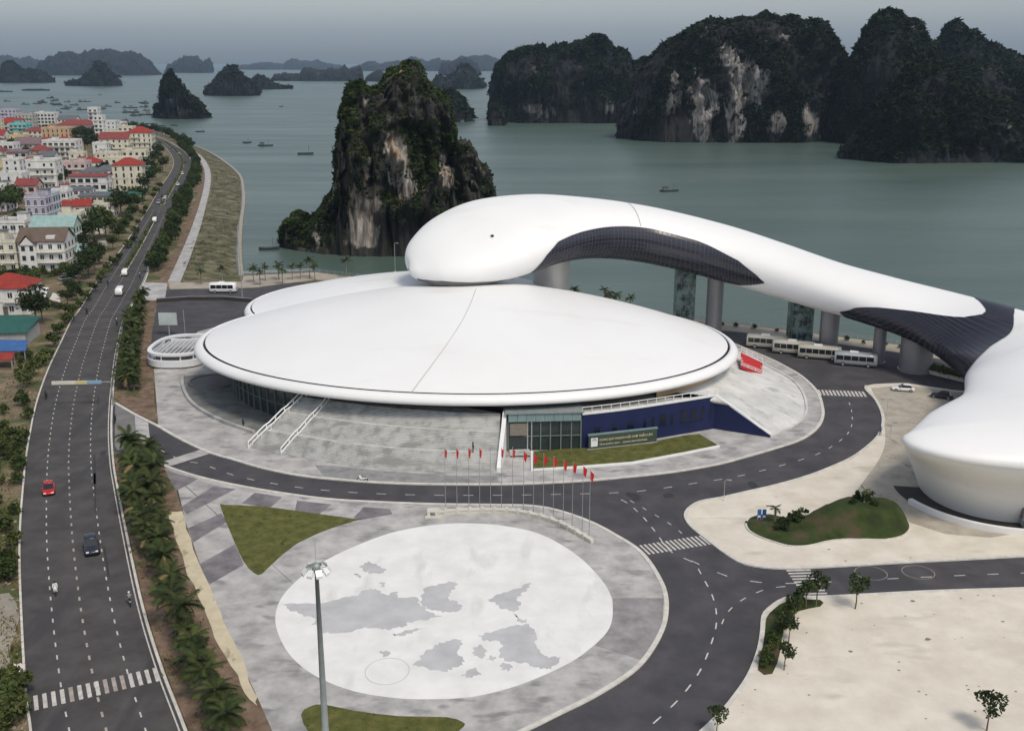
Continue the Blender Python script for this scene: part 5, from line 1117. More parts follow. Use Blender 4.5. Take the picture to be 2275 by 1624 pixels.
KH = [(98, 606, 14.0, 11, 3, 'white', 'gable', 'brown', 6, 'white villa with brown gabled roof, front gable and small dormer', 3.3),
      (14, 700, 12.5, 11, 2, 'white', 'hip', 'red', 6, 'two-storey white house with bright red hipped roof, nearest in the town', 3.6),
      (122, 566, 14, 10, 3, 'mint', 'gable', 'mint', 6, 'pale mint house with sea-green gabled roof behind the brown-roofed villa', 3.2),
      (86, 512, 8, 9, 4, 'lilac', 'flat', '', 4, None, 3.2), (108, 506, 6, 9, 4, 'blue', 'flat', '', 4, None, 3.2),
      (143, 492, 9, 8, 2, 'pink', 'hip', 'red', 4, None, 3.2), (185, 492, 7, 8, 2, 'white', 'gable', 'red', 14, None, 3.2),
      (27, 560, 11, 10, 3, 'white', 'flat', '', 4, None, 3.4), (10, 606, 9, 10, 3, 'cream', 'flat', '', 4, None, 3.2),
      (268, 452, 19, 10, 1, 'cream', 'shed', 'green', 14, None, 4.0), (212, 468, 13, 9, 2, 'cream', 'shed', 'grey', 6, None, 3.2),
      (287, 424, 15, 12, 4, 'cream', 'hip', 'red', 10, None, 3.3), (272, 392, 20, 11, 3, 'cream', 'flat', '', 6, None, 3.4), (200, 385, 13, 10, 2, 'white', 'hip', 'red', 6, None, 3.2),
      (96, 420, 15, 12, 4, 'white', 'flat', '', 4, None, 3.6), (158, 404, 18, 11, 3, 'pink', 'flat', '', 4, None, 3.4), (203, 408, 11, 9, 2, 'white', 'hip', 'grey', 4, None, 3.2), (236, 404, 12, 9, 2, 'white', 'hip', 'grey', 4, None, 3.2),
      (199, 436, 18, 10, 3, 'white', 'shed', 'maroon', 4, None, 3.2), (313, 350, 17, 14, 5, 'cream', 'hip', 'red', 8, None, 3.4), (256, 352, 20, 13, 4, 'cream', 'gable', 'maroon', 4, None, 3.3),
      (211, 300, 9, 9, 7, 'white', 'flat', '', 0, 'tall slim white tower house above the far end of the town', 3.4), (223, 322, 7, 8, 7, 'white', 'flat', '', 0, None, 3.2), (170, 304, 34, 16, 3, 'pink', 'hip', 'maroon', 0, 'long house with wide maroon hipped roof near the far shore', 3.4),
      (126, 324, 22, 14, 4, 'tan', 'flat', '', 0, None, 3.4), (140, 332, 14, 10, 2, 'tan', 'hip', 'red', 0, None, 3.2), (43, 312, 15, 12, 4, 'turquoise', 'flat', '', 0, 'bright turquoise four-storey house on the left of the town', 3.4),
      (20, 298, 22, 12, 3, 'pink', 'gable', 'red', 0, None, 3.4), (70, 340, 26, 14, 2, 'grey', 'gable', 'purple', 0, None, 3.2), (135, 360, 22, 13, 4, 'white', 'flat', '', 2, None, 3.4), (86, 368, 12, 12, 3, 'tan', 'hip', 'maroon', 2, None, 3.2),
      (24, 434, 13, 11, 3, 'white', 'flat', '', 4, None, 3.4), (8, 398, 8, 9, 3, 'yellow', 'flat', '', 4, None, 3.3), (100, 282, 22, 13, 4, 'white', 'flat', '', 0, None, 3.4), (234, 304, 20, 12, 4, 'white', 'flat', '', 0, None, 3.3), (18, 282, 20, 14, 5, 'lilac', 'flat', '', 0, None, 3.4),
      (55, 286, 18, 13, 4, 'grey', 'flat', '', 0, None, 3.4), (255, 322, 16, 12, 3, 'cream', 'flat', '', 4, None, 3.2), (262, 336, 14, 10, 3, 'white', 'hip', 'maroon', 4, None, 3.2), (300, 372, 15, 10, 3, 'cream', 'flat', '', 6, None, 3.3), (240, 376, 14, 10, 3, 'cream', 'flat', '', 4, None, 3.2),
      (60, 442, 10, 9, 2, 'pink', 'gable', 'maroon', 4, None, 3.2), (178, 452, 11, 8, 2, 'white', 'shed', 'grey', 4, None, 3.2), (140, 452, 12, 9, 2, 'pink', 'shed', 'purple', 4, None, 3.2), (130, 476, 9, 8, 3, 'white', 'flat', '', 4, None, 3.2), (228, 486, 10, 8, 2, 'cream', 'flat', '', 8, None, 3.0),
      (205, 520, 8, 7, 1, 'white', 'shed', 'mint', 14, None, 3.2), (10, 352, 14, 11, 3, 'white', 'flat', '', 0, None, 3.2), (40, 372, 13, 10, 3, 'grey', 'shed', 'purple', 0, None, 3.2), (60, 400, 11, 10, 3, 'cream', 'hip', 'red', 2, None, 3.2), (30, 408, 9, 9, 4, 'white', 'flat', '', 2, None, 3.2),
      (180, 318, 14, 11, 3, 'white', 'gable', 'grey', 0, None, 3.2), (75, 318, 16, 11, 3, 'cream', 'hip', 'maroon', 0, None, 3.2), (150, 288, 18, 12, 3, 'cream', 'gable', 'grey', 0, None, 3.2), (255, 296, 18, 11, 3, 'white', 'flat', '', 0, None, 3.2), (280, 308, 13, 10, 3, 'cream', 'flat', '', 0, None, 3.2),
      (178, 290, 16, 12, 2, 'white', 'hip', 'maroon', 0, None, 3.2), (-25, 300, 20, 12, 4, 'cream', 'flat', '', 0, None, 3.3), (-12, 330, 16, 12, 3, 'white', 'gable', 'red', 0, None, 3.3), (-15, 370, 13, 11, 3, 'cream', 'hip', 'maroon', 0, None, 3.3), (-14, 470, 12, 11, 3, 'white', 'flat', '', 0, None, 3.3),
      (160, 345, 11, 9, 3, 'yellow', 'hip', 'maroon', 0, None, 3.2), (105, 384, 10, 9, 3, 'white', 'gable', 'grey', 2, None, 3.2), (225, 364, 9, 9, 4, 'white', 'flat', '', 4, None, 3.2), (172, 376, 9, 8, 3, 'cream', 'flat', '', 4, None, 3.2), (285, 350, 11, 9, 4, 'white', 'flat', '', 6, None, 3.3),
      (40, 330, 12, 10, 3, 'yellow', 'flat', '', 0, None, 3.2), (110, 346, 10, 9, 3, 'cream', 'gable', 'maroon', 0, None, 3.2), (46, 530, 8, 7, 1, 'grey', 'shed', 'grey', 4, None, 3.2), (160, 530, 8, 7, 3, 'cream', 'flat', '', 8, None, 3.0), (316, 398, 9, 8, 2, 'cream', 'shed', 'mint', 12, None, 3.0)]
for h in KH: house(*h[:9], label=h[9], fh=h[10])
villa = bpy.data.objects['town_house']
m_ = MB(); m_.add([(-6.5, -7.2, 9.0), (-1.0, -7.2, 9.0), (-3.75, -7.2, 12.2), (-6.5, 0, 9.0), (-1.0, 0, 9.0), (-3.75, 0, 12.2)], [(0, 2, 5, 3), (1, 4, 5, 2), (0, 3, 4, 1)]); obj('front_gable_roof', m_, ROOF['brown'], villa, local=True)
m_ = MB(); m_.add([(-6.0, -6.9, 9.1), (-1.5, -6.9, 9.1), (-3.75, -6.9, 11.6)], [(0, 1, 2)]); m_.box(-6.2, -1.3, -6.9, -5.5, 0, 9.1); obj('front_bay', m_, WALL['white'], villa, local=True)
for x in (-5.0, -2.5):
    for z in (1.0, 4.2, 7.2):
        o = obj('window', WIN[0], 'wglass', villa, local=True); o.location = (x, -6.95, z)
obj('dormer', MB().box(1.6, 4.2, -5.0, -2.5, 10.3, 11.6), WALL['white'], villa, local=True)
# low sheds at the lower left of the town
def shed(name, label, pts, z0, z1, rc, cat='shed', wc='grey', posts=False):
    q = GP('v', pts); t = thing(name, label, cat, q[0] * .5 + q[2] * .5)
    hts = [z0, z0, z1, z1]
    m_ = MB(); m_.add([p + Vector((0, 0, h_)) for p, h_ in zip(q, hts)] + [p + Vector((0, 0, h_ + .14)) for p, h_ in zip(q, hts)], [(3, 2, 1, 0), (4, 5, 6, 7), (0, 1, 5, 4), (1, 2, 6, 5), (2, 3, 7, 6), (3, 0, 4, 7)])
    obj('roof', m_, rc, t, fix=True); c = (q[0] + q[1] + q[2] + q[3]) / 4
    if posts:
        for p in q: pp = p.lerp(c, .06); obj('post', MB().box(pp.x - .1, pp.x + .1, pp.y - .1, pp.y + .1, 0, min(hts)), 'steel', t)
    else:
        m_ = MB(); qq = [p.lerp(c, .07) for p in q]; m_.prism(qq, 0, min(hts) - .02); obj('wall', m_, WALL[wc], t)
    return t
shed('market_shed', 'long low shed with weathered green metal roof at the left edge', [(-60, 772), (62, 768), (96, 742), (-60, 738)], 3.0, 4.4, ROOF['green'])
shed('tarpaulin_stall', 'stall under a bright blue tarpaulin at the left edge', [(-40, 805), (60, 803), (66, 785), (-40, 783)], 2.4, 3.0, ROOF['blue'], 'stall', posts=True)
shed('awning_stall', 'small stall with orange-red awning at the left edge', [(-40, 822), (30, 820), (36, 808), (-40, 808)], 2.0, 2.5, ROOF['red'], 'stall', posts=True)
shed('white_canopy', 'white fabric canopy stall beside the red-roofed house', [(62, 690), (100, 690), (112, 668), (72, 666)], 2.6, 3.6, M['whitepaint'], 'canopy', posts=True)
shed('small_canopy', 'small pale canopy between parked vehicles and the road', [(112, 684), (136, 690), (138, 676), (120, 672)], 2.2, 2.6, M['cream2'], 'canopy', posts=True)
shed('teal_canopy', 'teal rounded canopy at the corner behind the villa', [(170, 583), (200, 581), (206, 566), (174, 568)], 3.0, 4.0, ROOF['mint'], 'canopy', posts=True)
shed('road_stall', 'low stall with pale roof beside the road near the villa', [(216, 566), (238, 562), (244, 552), (220, 554)], 2.4, 2.8, ROOF['flat'], 'stall', posts=True)
for lb, u, v_ in (('crumpled pink plastic sheet on the verge beside the kerb', 38, 1022), ('pale pink sheet lying by the kerb above the crossing', 36, 1490)):
    c = G(u, v_); m_ = MB(); rr = random.Random(u); rws = []
    for i in range(6): rws.append([c + Vector(((i - 2.5) * .3 + rr.uniform(-.1, .1), (j - 2.5) * .36 + rr.uniform(-.1, .1), .1 + rr.uniform(0, .45))) for j in range(6)])
    tag(obj('plastic_sheet', m_.grid(rws), 'pink', None, True), lb, 'sheet')
rub = MB()
for i in range(260):
    v_ = R.uniform(1235, 1640) if i % 3 else R.uniform(830, 1235); le = lin([(830, 104), (961, 66), (1066, 51), (1152, 44), (1238, 41), (1400, 46), (1547, 55), (1640, 66)], v_); c = G(le - R.uniform(3, 45), v_); s_ = R.uniform(.1, .4)
    rub.add([c + Vector((R.uniform(-s_, s_), R.uniform(-s_, s_), R.uniform(-.05, s_))) for _ in range(4)], [(0, 1, 2), (0, 2, 3), (0, 3, 1), (1, 3, 2)])
ro = obj('rubble', rub, 'rubble', fix=True); ro['kind'] = 'stuff'; ro['label'] = 'broken stones scattered over the verge left of the coast road'; ro['category'] = 'rubble'
gr = MB()
for i in range(9000):                                # weeds on both verges
    if i % 2: v_ = R.uniform(790, 1640); le = lin([(790, 118), (861, 92), (961, 66), (1066, 51), (1152, 44), (1238, 41), (1400, 46), (1547, 55), (1640, 66)], v_); c = G(le - 5 - R.random() * 75, v_)
    else:
        p = R.choice(kr + kr2); wd = lin([(88, 5.5), (130, 6), (160, 7.5), (175, 6), (260, 4)], p.y); c = Vector((p.x + .5 + R.random() * wd, p.y + R.uniform(-1.5, 1.5), .12))
    if fbm(c, .22, 3, 4) < -.05: continue
    s_ = R.uniform(.12, .38); a = R.uniform(0, 6.28); d = Vector((cos(a), sin(a), 0)) * s_
    gr.add([c - d * .5, c + d * .5, c + Vector((R.uniform(-.2, .2), R.uniform(-.2, .2), s_ * 1.2))], [(0, 1, 2)])
go = obj('weeds', gr, leafmat('weed', (.06, .075, .02), (.19, .16, .06), .3, 0)); go['kind'] = 'stuff'; go['label'] = 'weeds and dry grass on the road verges'; go['category'] = 'weeds'

# tidal bank growth and stones
bg_ = MB()
for i in range(7000):
    k = R.randrange(24, len(pathL) - 1); a, b = pathL[k].lerp(pathL[k + 1], R.random()), shoreL[k].lerp(shoreL[k + 1], R.random()); t = R.random(); c = a.lerp(b, t)
    if c.y > 900 or fbm(c, .07, 4, 8) < -.02: continue
    c = Vector((c.x, c.y, (SEA - .35) * t ** 1.3)); s_ = R.uniform(.15, .55)
    w_ = [c + Vector((R.gauss(0, s_), R.gauss(0, s_), R.uniform(0, s_ * .8))) for _ in range(3)]; bg_.add(w_, [(0, 1, 2)])
bo_ = obj('bank_weeds', bg_, leafmat('bank_weed', (.05, .055, .022), (.13, .12, .06), .2, 0)); bo_['kind'] = 'stuff'; bo_['label'] = 'low weeds on the tidal bank beside the sea path'; bo_['category'] = 'weeds'
for u, v_, s_ in ((300, 540, .9), (290, 552, .9), (268, 578, .8), (258, 590, .9), (246, 604, .8), (236, 618, .8), (212, 648, .8), (196, 668, .9), (184, 684, .9), (170, 700, 1.0), (330, 470, 1.0), (322, 482, .9), (312, 500, .8), (360, 420, 1.0), (352, 430, 1.0), (345, 442, .9), (306, 520, .9), (228, 628, .9), (160, 715, .9)):
    plant(vergeT, G(u - 5, v_), s_ * 1.6)
for u, v_, s_ in ((150, 318, 1.6), (160, 322, 1.5), (115, 300, 1.4), (60, 300, 1.4), (255, 362, 1.3), (216, 392, 1.3), (180, 420, 1.2), (150, 440, 1.2), (115, 440, 1.3), (78, 462, 1.3), (46, 452, 1.4), (160, 478, 1.2), (172, 520, 1.3), (182, 540, 1.3), (190, 560, 1.3), (245, 470, 1.3), (250, 446, 1.2), (320, 380, 1.4), (310, 405, 1.2), (340, 360, 1.5), (300, 448, 1.2), (30, 640, 1.2), (45, 650, 1.1), (60, 640, 1.1), (75, 650, 1.1), (5, 640, 1.2)):
    plant(townT, G(u, v_), s_ * R.uniform(.7, 1.0))

# ------------------------------------------------------------------ vehicles
def loftbox(sections):                               # rows of (x, halfwidth, z0, z1): a rounded hull along x
    rows = []
    for x, hw, z0, z1 in sections:
        b = min(hw, (z1 - z0) / 2) * .32
        rows.append([(x, -hw + b * .3, z0), (x, -hw, z0 + b), (x, -hw, z1 - b), (x, -hw + b, z1), (x, hw - b, z1), (x, hw, z1 - b), (x, hw, z0 + b), (x, hw - b * .3, z0)])
    mb = MB().grid(rows, closed_u=True); n = len(rows); mb.f += [tuple(range(7, -1, -1)), tuple((n - 1) * 8 + i for i in range(8))]; return mb
WH = {}
def wheel(r, wd):
    if (r, wd) not in WH:
        a = MB(); rows = [[(rr_ * cos(2 * pi * k / 16), yy, rr_ * sin(2 * pi * k / 16)) for k in range(16)] for rr_, yy in ((r * .6, -wd / 2), (r * .95, -wd / 2), (r, -wd * .3), (r, wd * .3), (r * .95, wd / 2), (r * .6, wd / 2))]
        a.grid(rows, closed_u=True); t = a.mesh('tyre'); t.materials.append(M['black'])
        b = MB(); rows = [[(rr_ * cos(2 * pi * k / 16), yy, rr_ * sin(2 * pi * k / 16)) for k in range(16)] for rr_, yy in ((.01, -wd * .45), (r * .62, -wd * .4), (r * .62, wd * .4), (.01, wd * .45))]
        b.grid(rows, closed_u=True); q = b.mesh('rim'); q.materials.append(M['steel']); WH[(r, wd)] = (t, q)
    return WH[(r, wd)]
def wheels(t, xs, hw, r, wd=.22):
    for x in xs:
        for s_ in (-1, 1):
            a, b = wheel(r, wd); o = obj('wheel', a, 'black', t, local=True); o.location = (x, s_ * (hw - wd * .3), r); obj('rim', b, 'steel', o, local=True)
def car(label, u, v_, heading, paint, L=4.4, wd=1.76, hgt=1.48, suv=False, z=.03, cat='car'):
    p = G(u, v_, z); t = thing('car', label, cat, p, heading); hw = wd / 2; l = L / 2; bz = .78 if not suv else .95
    obj('body', loftbox([(-l, hw * .80, .38, bz * .85), (-l + .12, hw * .93, .30, bz * .98), (-l * .7, hw, .26, bz + .04), (0, hw, .26, bz + .04), (l * .55, hw, .26, bz - .01), (l - .35, hw * .95, .28, bz - .10), (l - .06, hw * .82, .33, bz - .22), (l, hw * .7, .4, bz - .3)]), paint, t, True, True)
    x0, x1 = (-l + .15, l * .30) if suv else (-l * .72, l * .36)
    obj('glasshouse', loftbox([(x0 - .1, hw * .84, bz - .06, bz + .02), (x0 + .32, hw * .80, bz - .06, hgt - .09), (x1 - .75, hw * .80, bz - .06, hgt - .07), (x1 + .15, hw * .86, bz - .06, bz + .02)]), 'carglass', t, False, True)
    obj('roof_panel', loftbox([(x0 + .2, hw * .70, hgt - .14, hgt - .06), (x0 + .5, hw * .76, hgt - .14, hgt), (x1 - .95, hw * .76, hgt - .14, hgt), (x1 - .7, hw * .68, hgt - .14, hgt - .07)]), paint, t, True, True)
    for s_ in (-1, 1):
        obj('headlight', MB().box(l - .22, l - .02, s_ * hw * .62 - .17, s_ * hw * .62 + .17, bz - .30, bz - .14), 'light', t, local=True); obj('tail_light', MB().box(-l - .01, -l + .12, s_ * hw * .66 - .14, s_ * hw * .66 + .14, bz - .28, bz - .08), 'taillight', t, local=True)
        obj('wing_mirror', MB().box(x1 - .35, x1 - .15, s_ * (hw + .08) - .09, s_ * (hw + .08) + .09, bz + .02, bz + .17), paint, t, local=True)
    obj('windscreen_wiper', MB().box(x1 - .05, x1, -.5, .3, bz + .03, bz + .06), 'black', t, local=True)
    wheels(t, (-l * .62, l * .64), hw, .32 if not suv else .37); return t
def rdir(v_, f_=.5):                                 # heading of the coast road at a photo height
    q = frac(RL, RR, f_, LN); y = G(0, v_).y; i = min(range(1, len(q) - 1), key=lambda k: abs(q[k].y - y) + (500 if k > LN * .8 else 0)); d = q[i + 1] - q[i - 1]; return atan2(d.y, d.x)
car('red saloon car driving toward the camera on the left lane', 109, 1092, rdir(1090) + pi, 'red')
car('dark navy off-road car in the middle of the coast road', 204, 1222, rdir(1222) + pi, 'navycar', 4.7, 1.9, 1.8, True)
car('white car parked in the shade under the curved building', 2006, 868, 2.9, 'whitecar', z=ISL)
car('dark car parked by the tail foot in the shade', 2092, 884, 2.6, 'navycar', z=ISL)
car('white car parked first in the corner lot behind the villa', 154, 616, 1.0, 'whitecar', z=0); car('white car parked second in the corner lot behind the villa', 163, 618, 1.0, 'whitecar', z=0); car('silver car parked under trees by the corner lot', 146, 622, .9, 'silvercar', z=0)
for i, (u, v_, f_, pt) in enumerate(((362, 437, 0, 'navycar'), (368, 442, 0, 'whitecar'), (352, 452, 1, 'silvercar'), (395, 412, 1, 'whitecar'), (405, 388, 0, 'whitecar'), (412, 362, 0, 'navycar'), (398, 344, 0, 'whitecar'), (383, 331, 1, 'navycar'), (390, 402, 1, 'navycar'))):
    car('%s car on the far stretch of the coast road' % {'navycar': 'dark', 'whitecar': 'white', 'silvercar': 'silver'}[pt], u, v_, rdir(v_) + (pi if f_ else 0), pt)
def bus(label, u, v_, heading, L=9.5, wd=2.5, hgt=3.2, z=.03, paint='whitecar', cat='bus', stripe=None, small=False):
    p = G(u, v_, z); t = thing('bus' if cat == 'bus' else 'van', label, cat, p, heading); hw, l = wd / 2, L / 2
    obj('body', loftbox([(-l, hw * .93, .5, hgt - .25), (-l + .15, hw, .4, hgt - .06), (-l * .5, hw, .38, hgt), (l * .6, hw, .38, hgt), (l - .25, hw * .98, .4, hgt - .12), (l, hw * .9, .5, hgt - .75)]), paint, t, True, True)
    n_ = max(3, int(L / 1.55)); z0, z1 = hgt * .46, hgt * .80; a0, a1 = -l + .35, l - .7
    for i in range(n_):
        xa, xb = a0 + (a1 - a0) * i / n_ + .05, a0 + (a1 - a0) * (i + 1) / n_ - .05
        for s_ in (-1, 1): obj('side_window', MB().box(xa, xb, s_ * hw - .025, s_ * hw + .025, z0, z1), 'carglass', t, local=True)
    obj('windscreen', MB().add([(l - .02, -hw * .8, hgt * .38), (l + .03, -hw * .8, hgt * .38), (l - .23, -hw * .8, hgt * .86), (l - .30, -hw * .8, hgt * .86), (l - .02, hw * .8, hgt * .38), (l + .03, hw * .8, hgt * .38), (l - .23, hw * .8, hgt * .86), (l - .30, hw * .8, hgt * .86)], [(0, 1, 2, 3), (7, 6, 5, 4), (1, 5, 6, 2), (0, 4, 5, 1), (3, 2, 6, 7)]), 'carglass', t, local=True)
    obj('rear_window', MB().box(-l - .02, -l + .05, -hw * .75, hw * .75, hgt * .5, hgt * .8), 'carglass', t, local=True)
    if not small: obj('roof_unit', loftbox([(-l * .3, hw * .5, hgt - .05, hgt + .22), (l * .1, hw * .5, hgt - .05, hgt + .22)]), 'whitepaint', t, False, True)
    for s_ in (-1, 1): obj('headlight', MB().box(l - .08, l + .02, s_ * hw * .7 - .2, s_ * hw * .7 + .2, .65, .85), 'light', t, local=True)
    wheels(t, (-l * .58, l * .6), hw, .46 if not small else .36, .28); return t
bus('white coach parked alone on the quay left of the roof', 497, 650, 0.0, 7.6, 2.4, 3.0)
bus('pale coach first from the left under the curved building', 1704, 773, -.32, 9.4, 2.5, 3.1, paint='coachcream'); bus('pale coach second from the left under the curved building', 1763, 786, -.32, 9.4, 2.5, 3.1, paint='coachcream'); bus('pale coach third from the left under the curved building', 1820, 797, -.32, 9.4, 2.5, 3.1, paint='coachcream')
bus('dark-windowed coach in deep shade, fourth from the left', 1900, 812, -.32, 9.0, 2.5, 3.0, paint='silvercar')
bus('white delivery van driving up the coast road', 266, 655, rdir(655) + pi, 5.0, 1.95, 2.3, cat='van', small=True)
bus('small white van beside the median of the coast road', 278, 612, rdir(612) + pi, 4.4, 1.7, 2.0, cat='van', small=True)
bus('white van on the coast road near the median gap', 344, 494, rdir(494) + pi, 4.6, 1.75, 2.1, cat='van', small=True)
bus('silver van farther up the coast road', 366, 448, rdir(448), 4.6, 1.75, 2.1, cat='van', small=True, paint='silvercar')
# motorbikes and riders
def skin_body(name, V_, E_, rad, sub=2):
    me = bpy.data.meshes.new(name); me.from_pydata(V_, E_, []); o = bpy.data.objects.new(name, me); COL.objects.link(o)
    md = o.modifiers.new('s', 'SKIN'); 
    for sv, r_ in zip(me.skin_vertices[0].data, rad): sv.radius = (r_, r_)
    me.skin_vertices[0].data[0].use_root = True
    o.modifiers.new('u', 'SUBSURF').levels = sub
    bpy.context.view_layer.update()
    m2 = bpy.data.meshes.new_from_object(o.evaluated_get(bpy.context.evaluated_depsgraph_get())); bpy.data.objects.remove(o)
    m2.polygons.foreach_set('use_smooth', [True] * len(m2.polygons)); return m2
def body(sit):
    if sit:
        V_ = [(-.15, 0, .82), (-.12, 0, 1.08), (-.06, 0, 1.32), (-.03, 0, 1.42), (0, 0, 1.52), (.02, 0, 1.64)]; rad = [.15, .15, .17, .07, .09, .10]
        E_ = [(0, 1), (1, 2), (2, 3), (3, 4), (4, 5)]
        for s_ in (-1, 1):
            b = len(V_); V_ += [(-.05, .19 * s_, 1.32), (.10, .27 * s_, 1.10), (.38, .27 * s_, 1.05), (.45, .27 * s_, 1.04)]; rad += [.075, .055, .045, .045]; E_ += [(2, b), (b, b + 1), (b + 1, b + 2), (b + 2, b + 3)]
            b = len(V_); V_ += [(.02, .13 * s_, .80), (.28, .19 * s_, .76), (.22, .17 * s_, .40), (.34, .17 * s_, .36)]; rad += [.10, .075, .055, .05]; E_ += [(0, b), (b, b + 1), (b + 1, b + 2), (b + 2, b + 3)]
    else:
        V_ = [(0, 0, .92), (0, 0, 1.15), (0, 0, 1.38), (0, 0, 1.48), (.02, 0, 1.57), (.03, 0, 1.68)]; rad = [.14, .13, .16, .06, .085, .09]; E_ = [(0, 1), (1, 2), (2, 3), (3, 4), (4, 5)]
        for s_ in (-1, 1):
            b = len(V_); V_ += [(0, .19 * s_, 1.38), (.01, .25 * s_, 1.10), (.06, .26 * s_, .86), (.08, .26 * s_, .78)]; rad += [.07, .05, .04, .04]; E_ += [(2, b), (b, b + 1), (b + 1, b + 2), (b + 2, b + 3)]
            b = len(V_); V_ += [(0, .10 * s_, .85), (.06 * s_, .11 * s_, .48), (.10 * s_ - .03, .11 * s_, .07), (.10 * s_ + .10, .11 * s_, .04)]; rad += [.09, .065, .045, .04]; E_ += [(0, b), (b, b + 1), (b + 1, b + 2), (b + 2, b + 3)]
    return skin_body('body', V_, E_, rad)
SIT, STAND = body(True), body(False)
HEL = MB().lathe([(.13, 1.60), (.145, 1.68), (.13, 1.76), (.08, 1.81), (.005, 1.83)], 12, (.02, 0)).mesh('helmet', True)
PC = dict(white=(.72, .72, .70), dark=(.04, .04, .045), blue=(.06, .10, .22), red=(.35, .04, .04), grey=(.28, .28, .28), green=(.06, .14, .09))
PM = {k: mat('clothes_' + k, v_, tuple(x * .8 for x in v_), 8, .9) for k, v_ in PC.items()}
HM = {}
def person(label, loc, rz, c, sit, helmet='dark', scale=1.0):
    key = (c, sit)
    if key not in HM: me = (SIT if sit else STAND).copy(); me.materials.clear(); me.materials.append(PM[c]); HM[key] = me
    t = thing('person', label, 'person', loc, rz); t.scale = (scale,) * 3; obj('body', HM[key], PM[c], t, local=True)
    k2 = ('h', helmet, sit)
    if k2 not in HM: me = HEL.copy(); me.materials.append(PM[helmet]); HM[k2] = me
    o = obj('helmet' if sit else 'hair', HM[k2], PM[helmet], t, local=True); o.location = (0, 0, -.05 if sit else 0); return t
def bike(label, u, v_, hd, c, cloth, helmet='dark', rider=True):
    p = G(u, v_, .03); t = thing('motorbike', label, 'motorbike', p, hd)
    obj('frame', loftbox([(-.75, .10, .62, .74), (-.35, .15, .50, .80), (.05, .14, .34, .66), (.30, .12, .36, .70), (.48, .16, .42, 1.0), (.58, .10, .75, 1.02)]), c, t, True, True)
    obj('seat', loftbox([(-.72, .10, .74, .82), (-.3, .14, .78, .86), (.05, .11, .66, .74)]), 'black', t, True, True)
    obj('handlebar', MB().tube([(.42, -.34, 1.06), (.5, 0, 1.02), (.42, .34, 1.06)], .025, 6), 'steel', t, local=True); obj('headlight', MB().box(.56, .64, -.08, .08, .82, .96), 'light', t, local=True)
    for x in (-.62, .66):
        a, b = wheel(.29, .10); o = obj('wheel', a, 'black', t, local=True); o.location = (x, 0, .29); obj('rim', b, 'steel', o, local=True)
    if rider: person('rider in %s clothing on the %s' % (cloth, label.split(' ', 1)[1] if label.startswith('a ') else label), p, hd, cloth, True, helmet)
bike('white motorbike in the left lane below the navy car', 124, 1318, rdir(1318) + pi, 'whitecar', 'white')
bike('pale motorbike near the right kerb below the navy car', 289, 1342, rdir(1342), 'silvercar', 'grey', 'white')
bike('dark motorbike near the left kerb above the red car', 103, 886, rdir(886), 'black', 'dark')
bike('dark motorbike in the left lane opposite the green shed', 193, 697, rdir(697), 'black', 'dark')
bike('dark motorbike by the right kerb near the upper palms', 260, 722, rdir(722), 'black', 'blue', 'white')
bike('dark motorbike behind the white delivery van', 240, 635, rdir(635), 'black', 'dark')
bike('blue motorbike by the right kerb beside the green belt', 311, 618, rdir(618), 'black', 'blue', 'white')
bike('dark motorbike near the left kerb by the road stall', 299, 526, rdir(526), 'black', 'dark')
bike('grey motorbike close to the palms above the red car', 256, 938, rdir(938), 'black', 'dark')
bike('white motorbike parked on the forecourt road below the stairs', 806, 1069, 2.9, 'whitecar', 'white', rider=False)
person('person in dark clothing standing on the stairs near the cheek wall', Vector((fo[36].x + (to[36].x - fo[36].x) * (tv[12] + .02), fo[36].y + (to[36].y - fo[36].y) * (tv[12] + .02), .14 + (TZ - .14) * 13 / NS)), .4, 'dark', False)
person('person in dark clothing by the court parapet', G(541, 951, ISL), 1.0, 'dark', False)
person('person in blue clothing walking near the curved building foot', G(1955, 968, ISL), 2.0, 'blue', False)

# ------------------------------------------------------------------ boats
def make_boat(kind):
    L, wd = (11, 2.8) if kind == 0 else ((7.5, 2.0) if kind == 1 else (30, 6))
    rows = []
    for i in range(13):
        f_ = i / 12; x = -L / 2 + L * f_; hw = wd / 2 * (1 - abs(2 * f_ - .85) ** 2.6 * .75) if f_ > .05 else wd * .32; hw = max(hw, .06); sh = .9 + .9 * max(0, f_ - .55) ** 1.5 + .3 * max(0, .3 - f_)
        if kind == 2: sh = 1.4; hw = wd / 2 * (1 if .08 < f_ < .9 else .75)
        rows.append([(x, -hw, sh), (x, -hw * .92, .3), (x, -hw * .5, -.4), (x, hw * .5, -.4), (x, hw * .92, .3), (x, hw, sh)])
    hull = MB().grid(rows); deck = MB().grid([[(r[0][0], r[0][1] * .97, r[0][2] - .2), (r[5][0], r[5][1] * .97, r[5][2] - .2)] for r in rows])
    return L, wd, hull.mesh('hull', True), deck.mesh('deck')
BT = [make_boat(k) for k in range(3)]
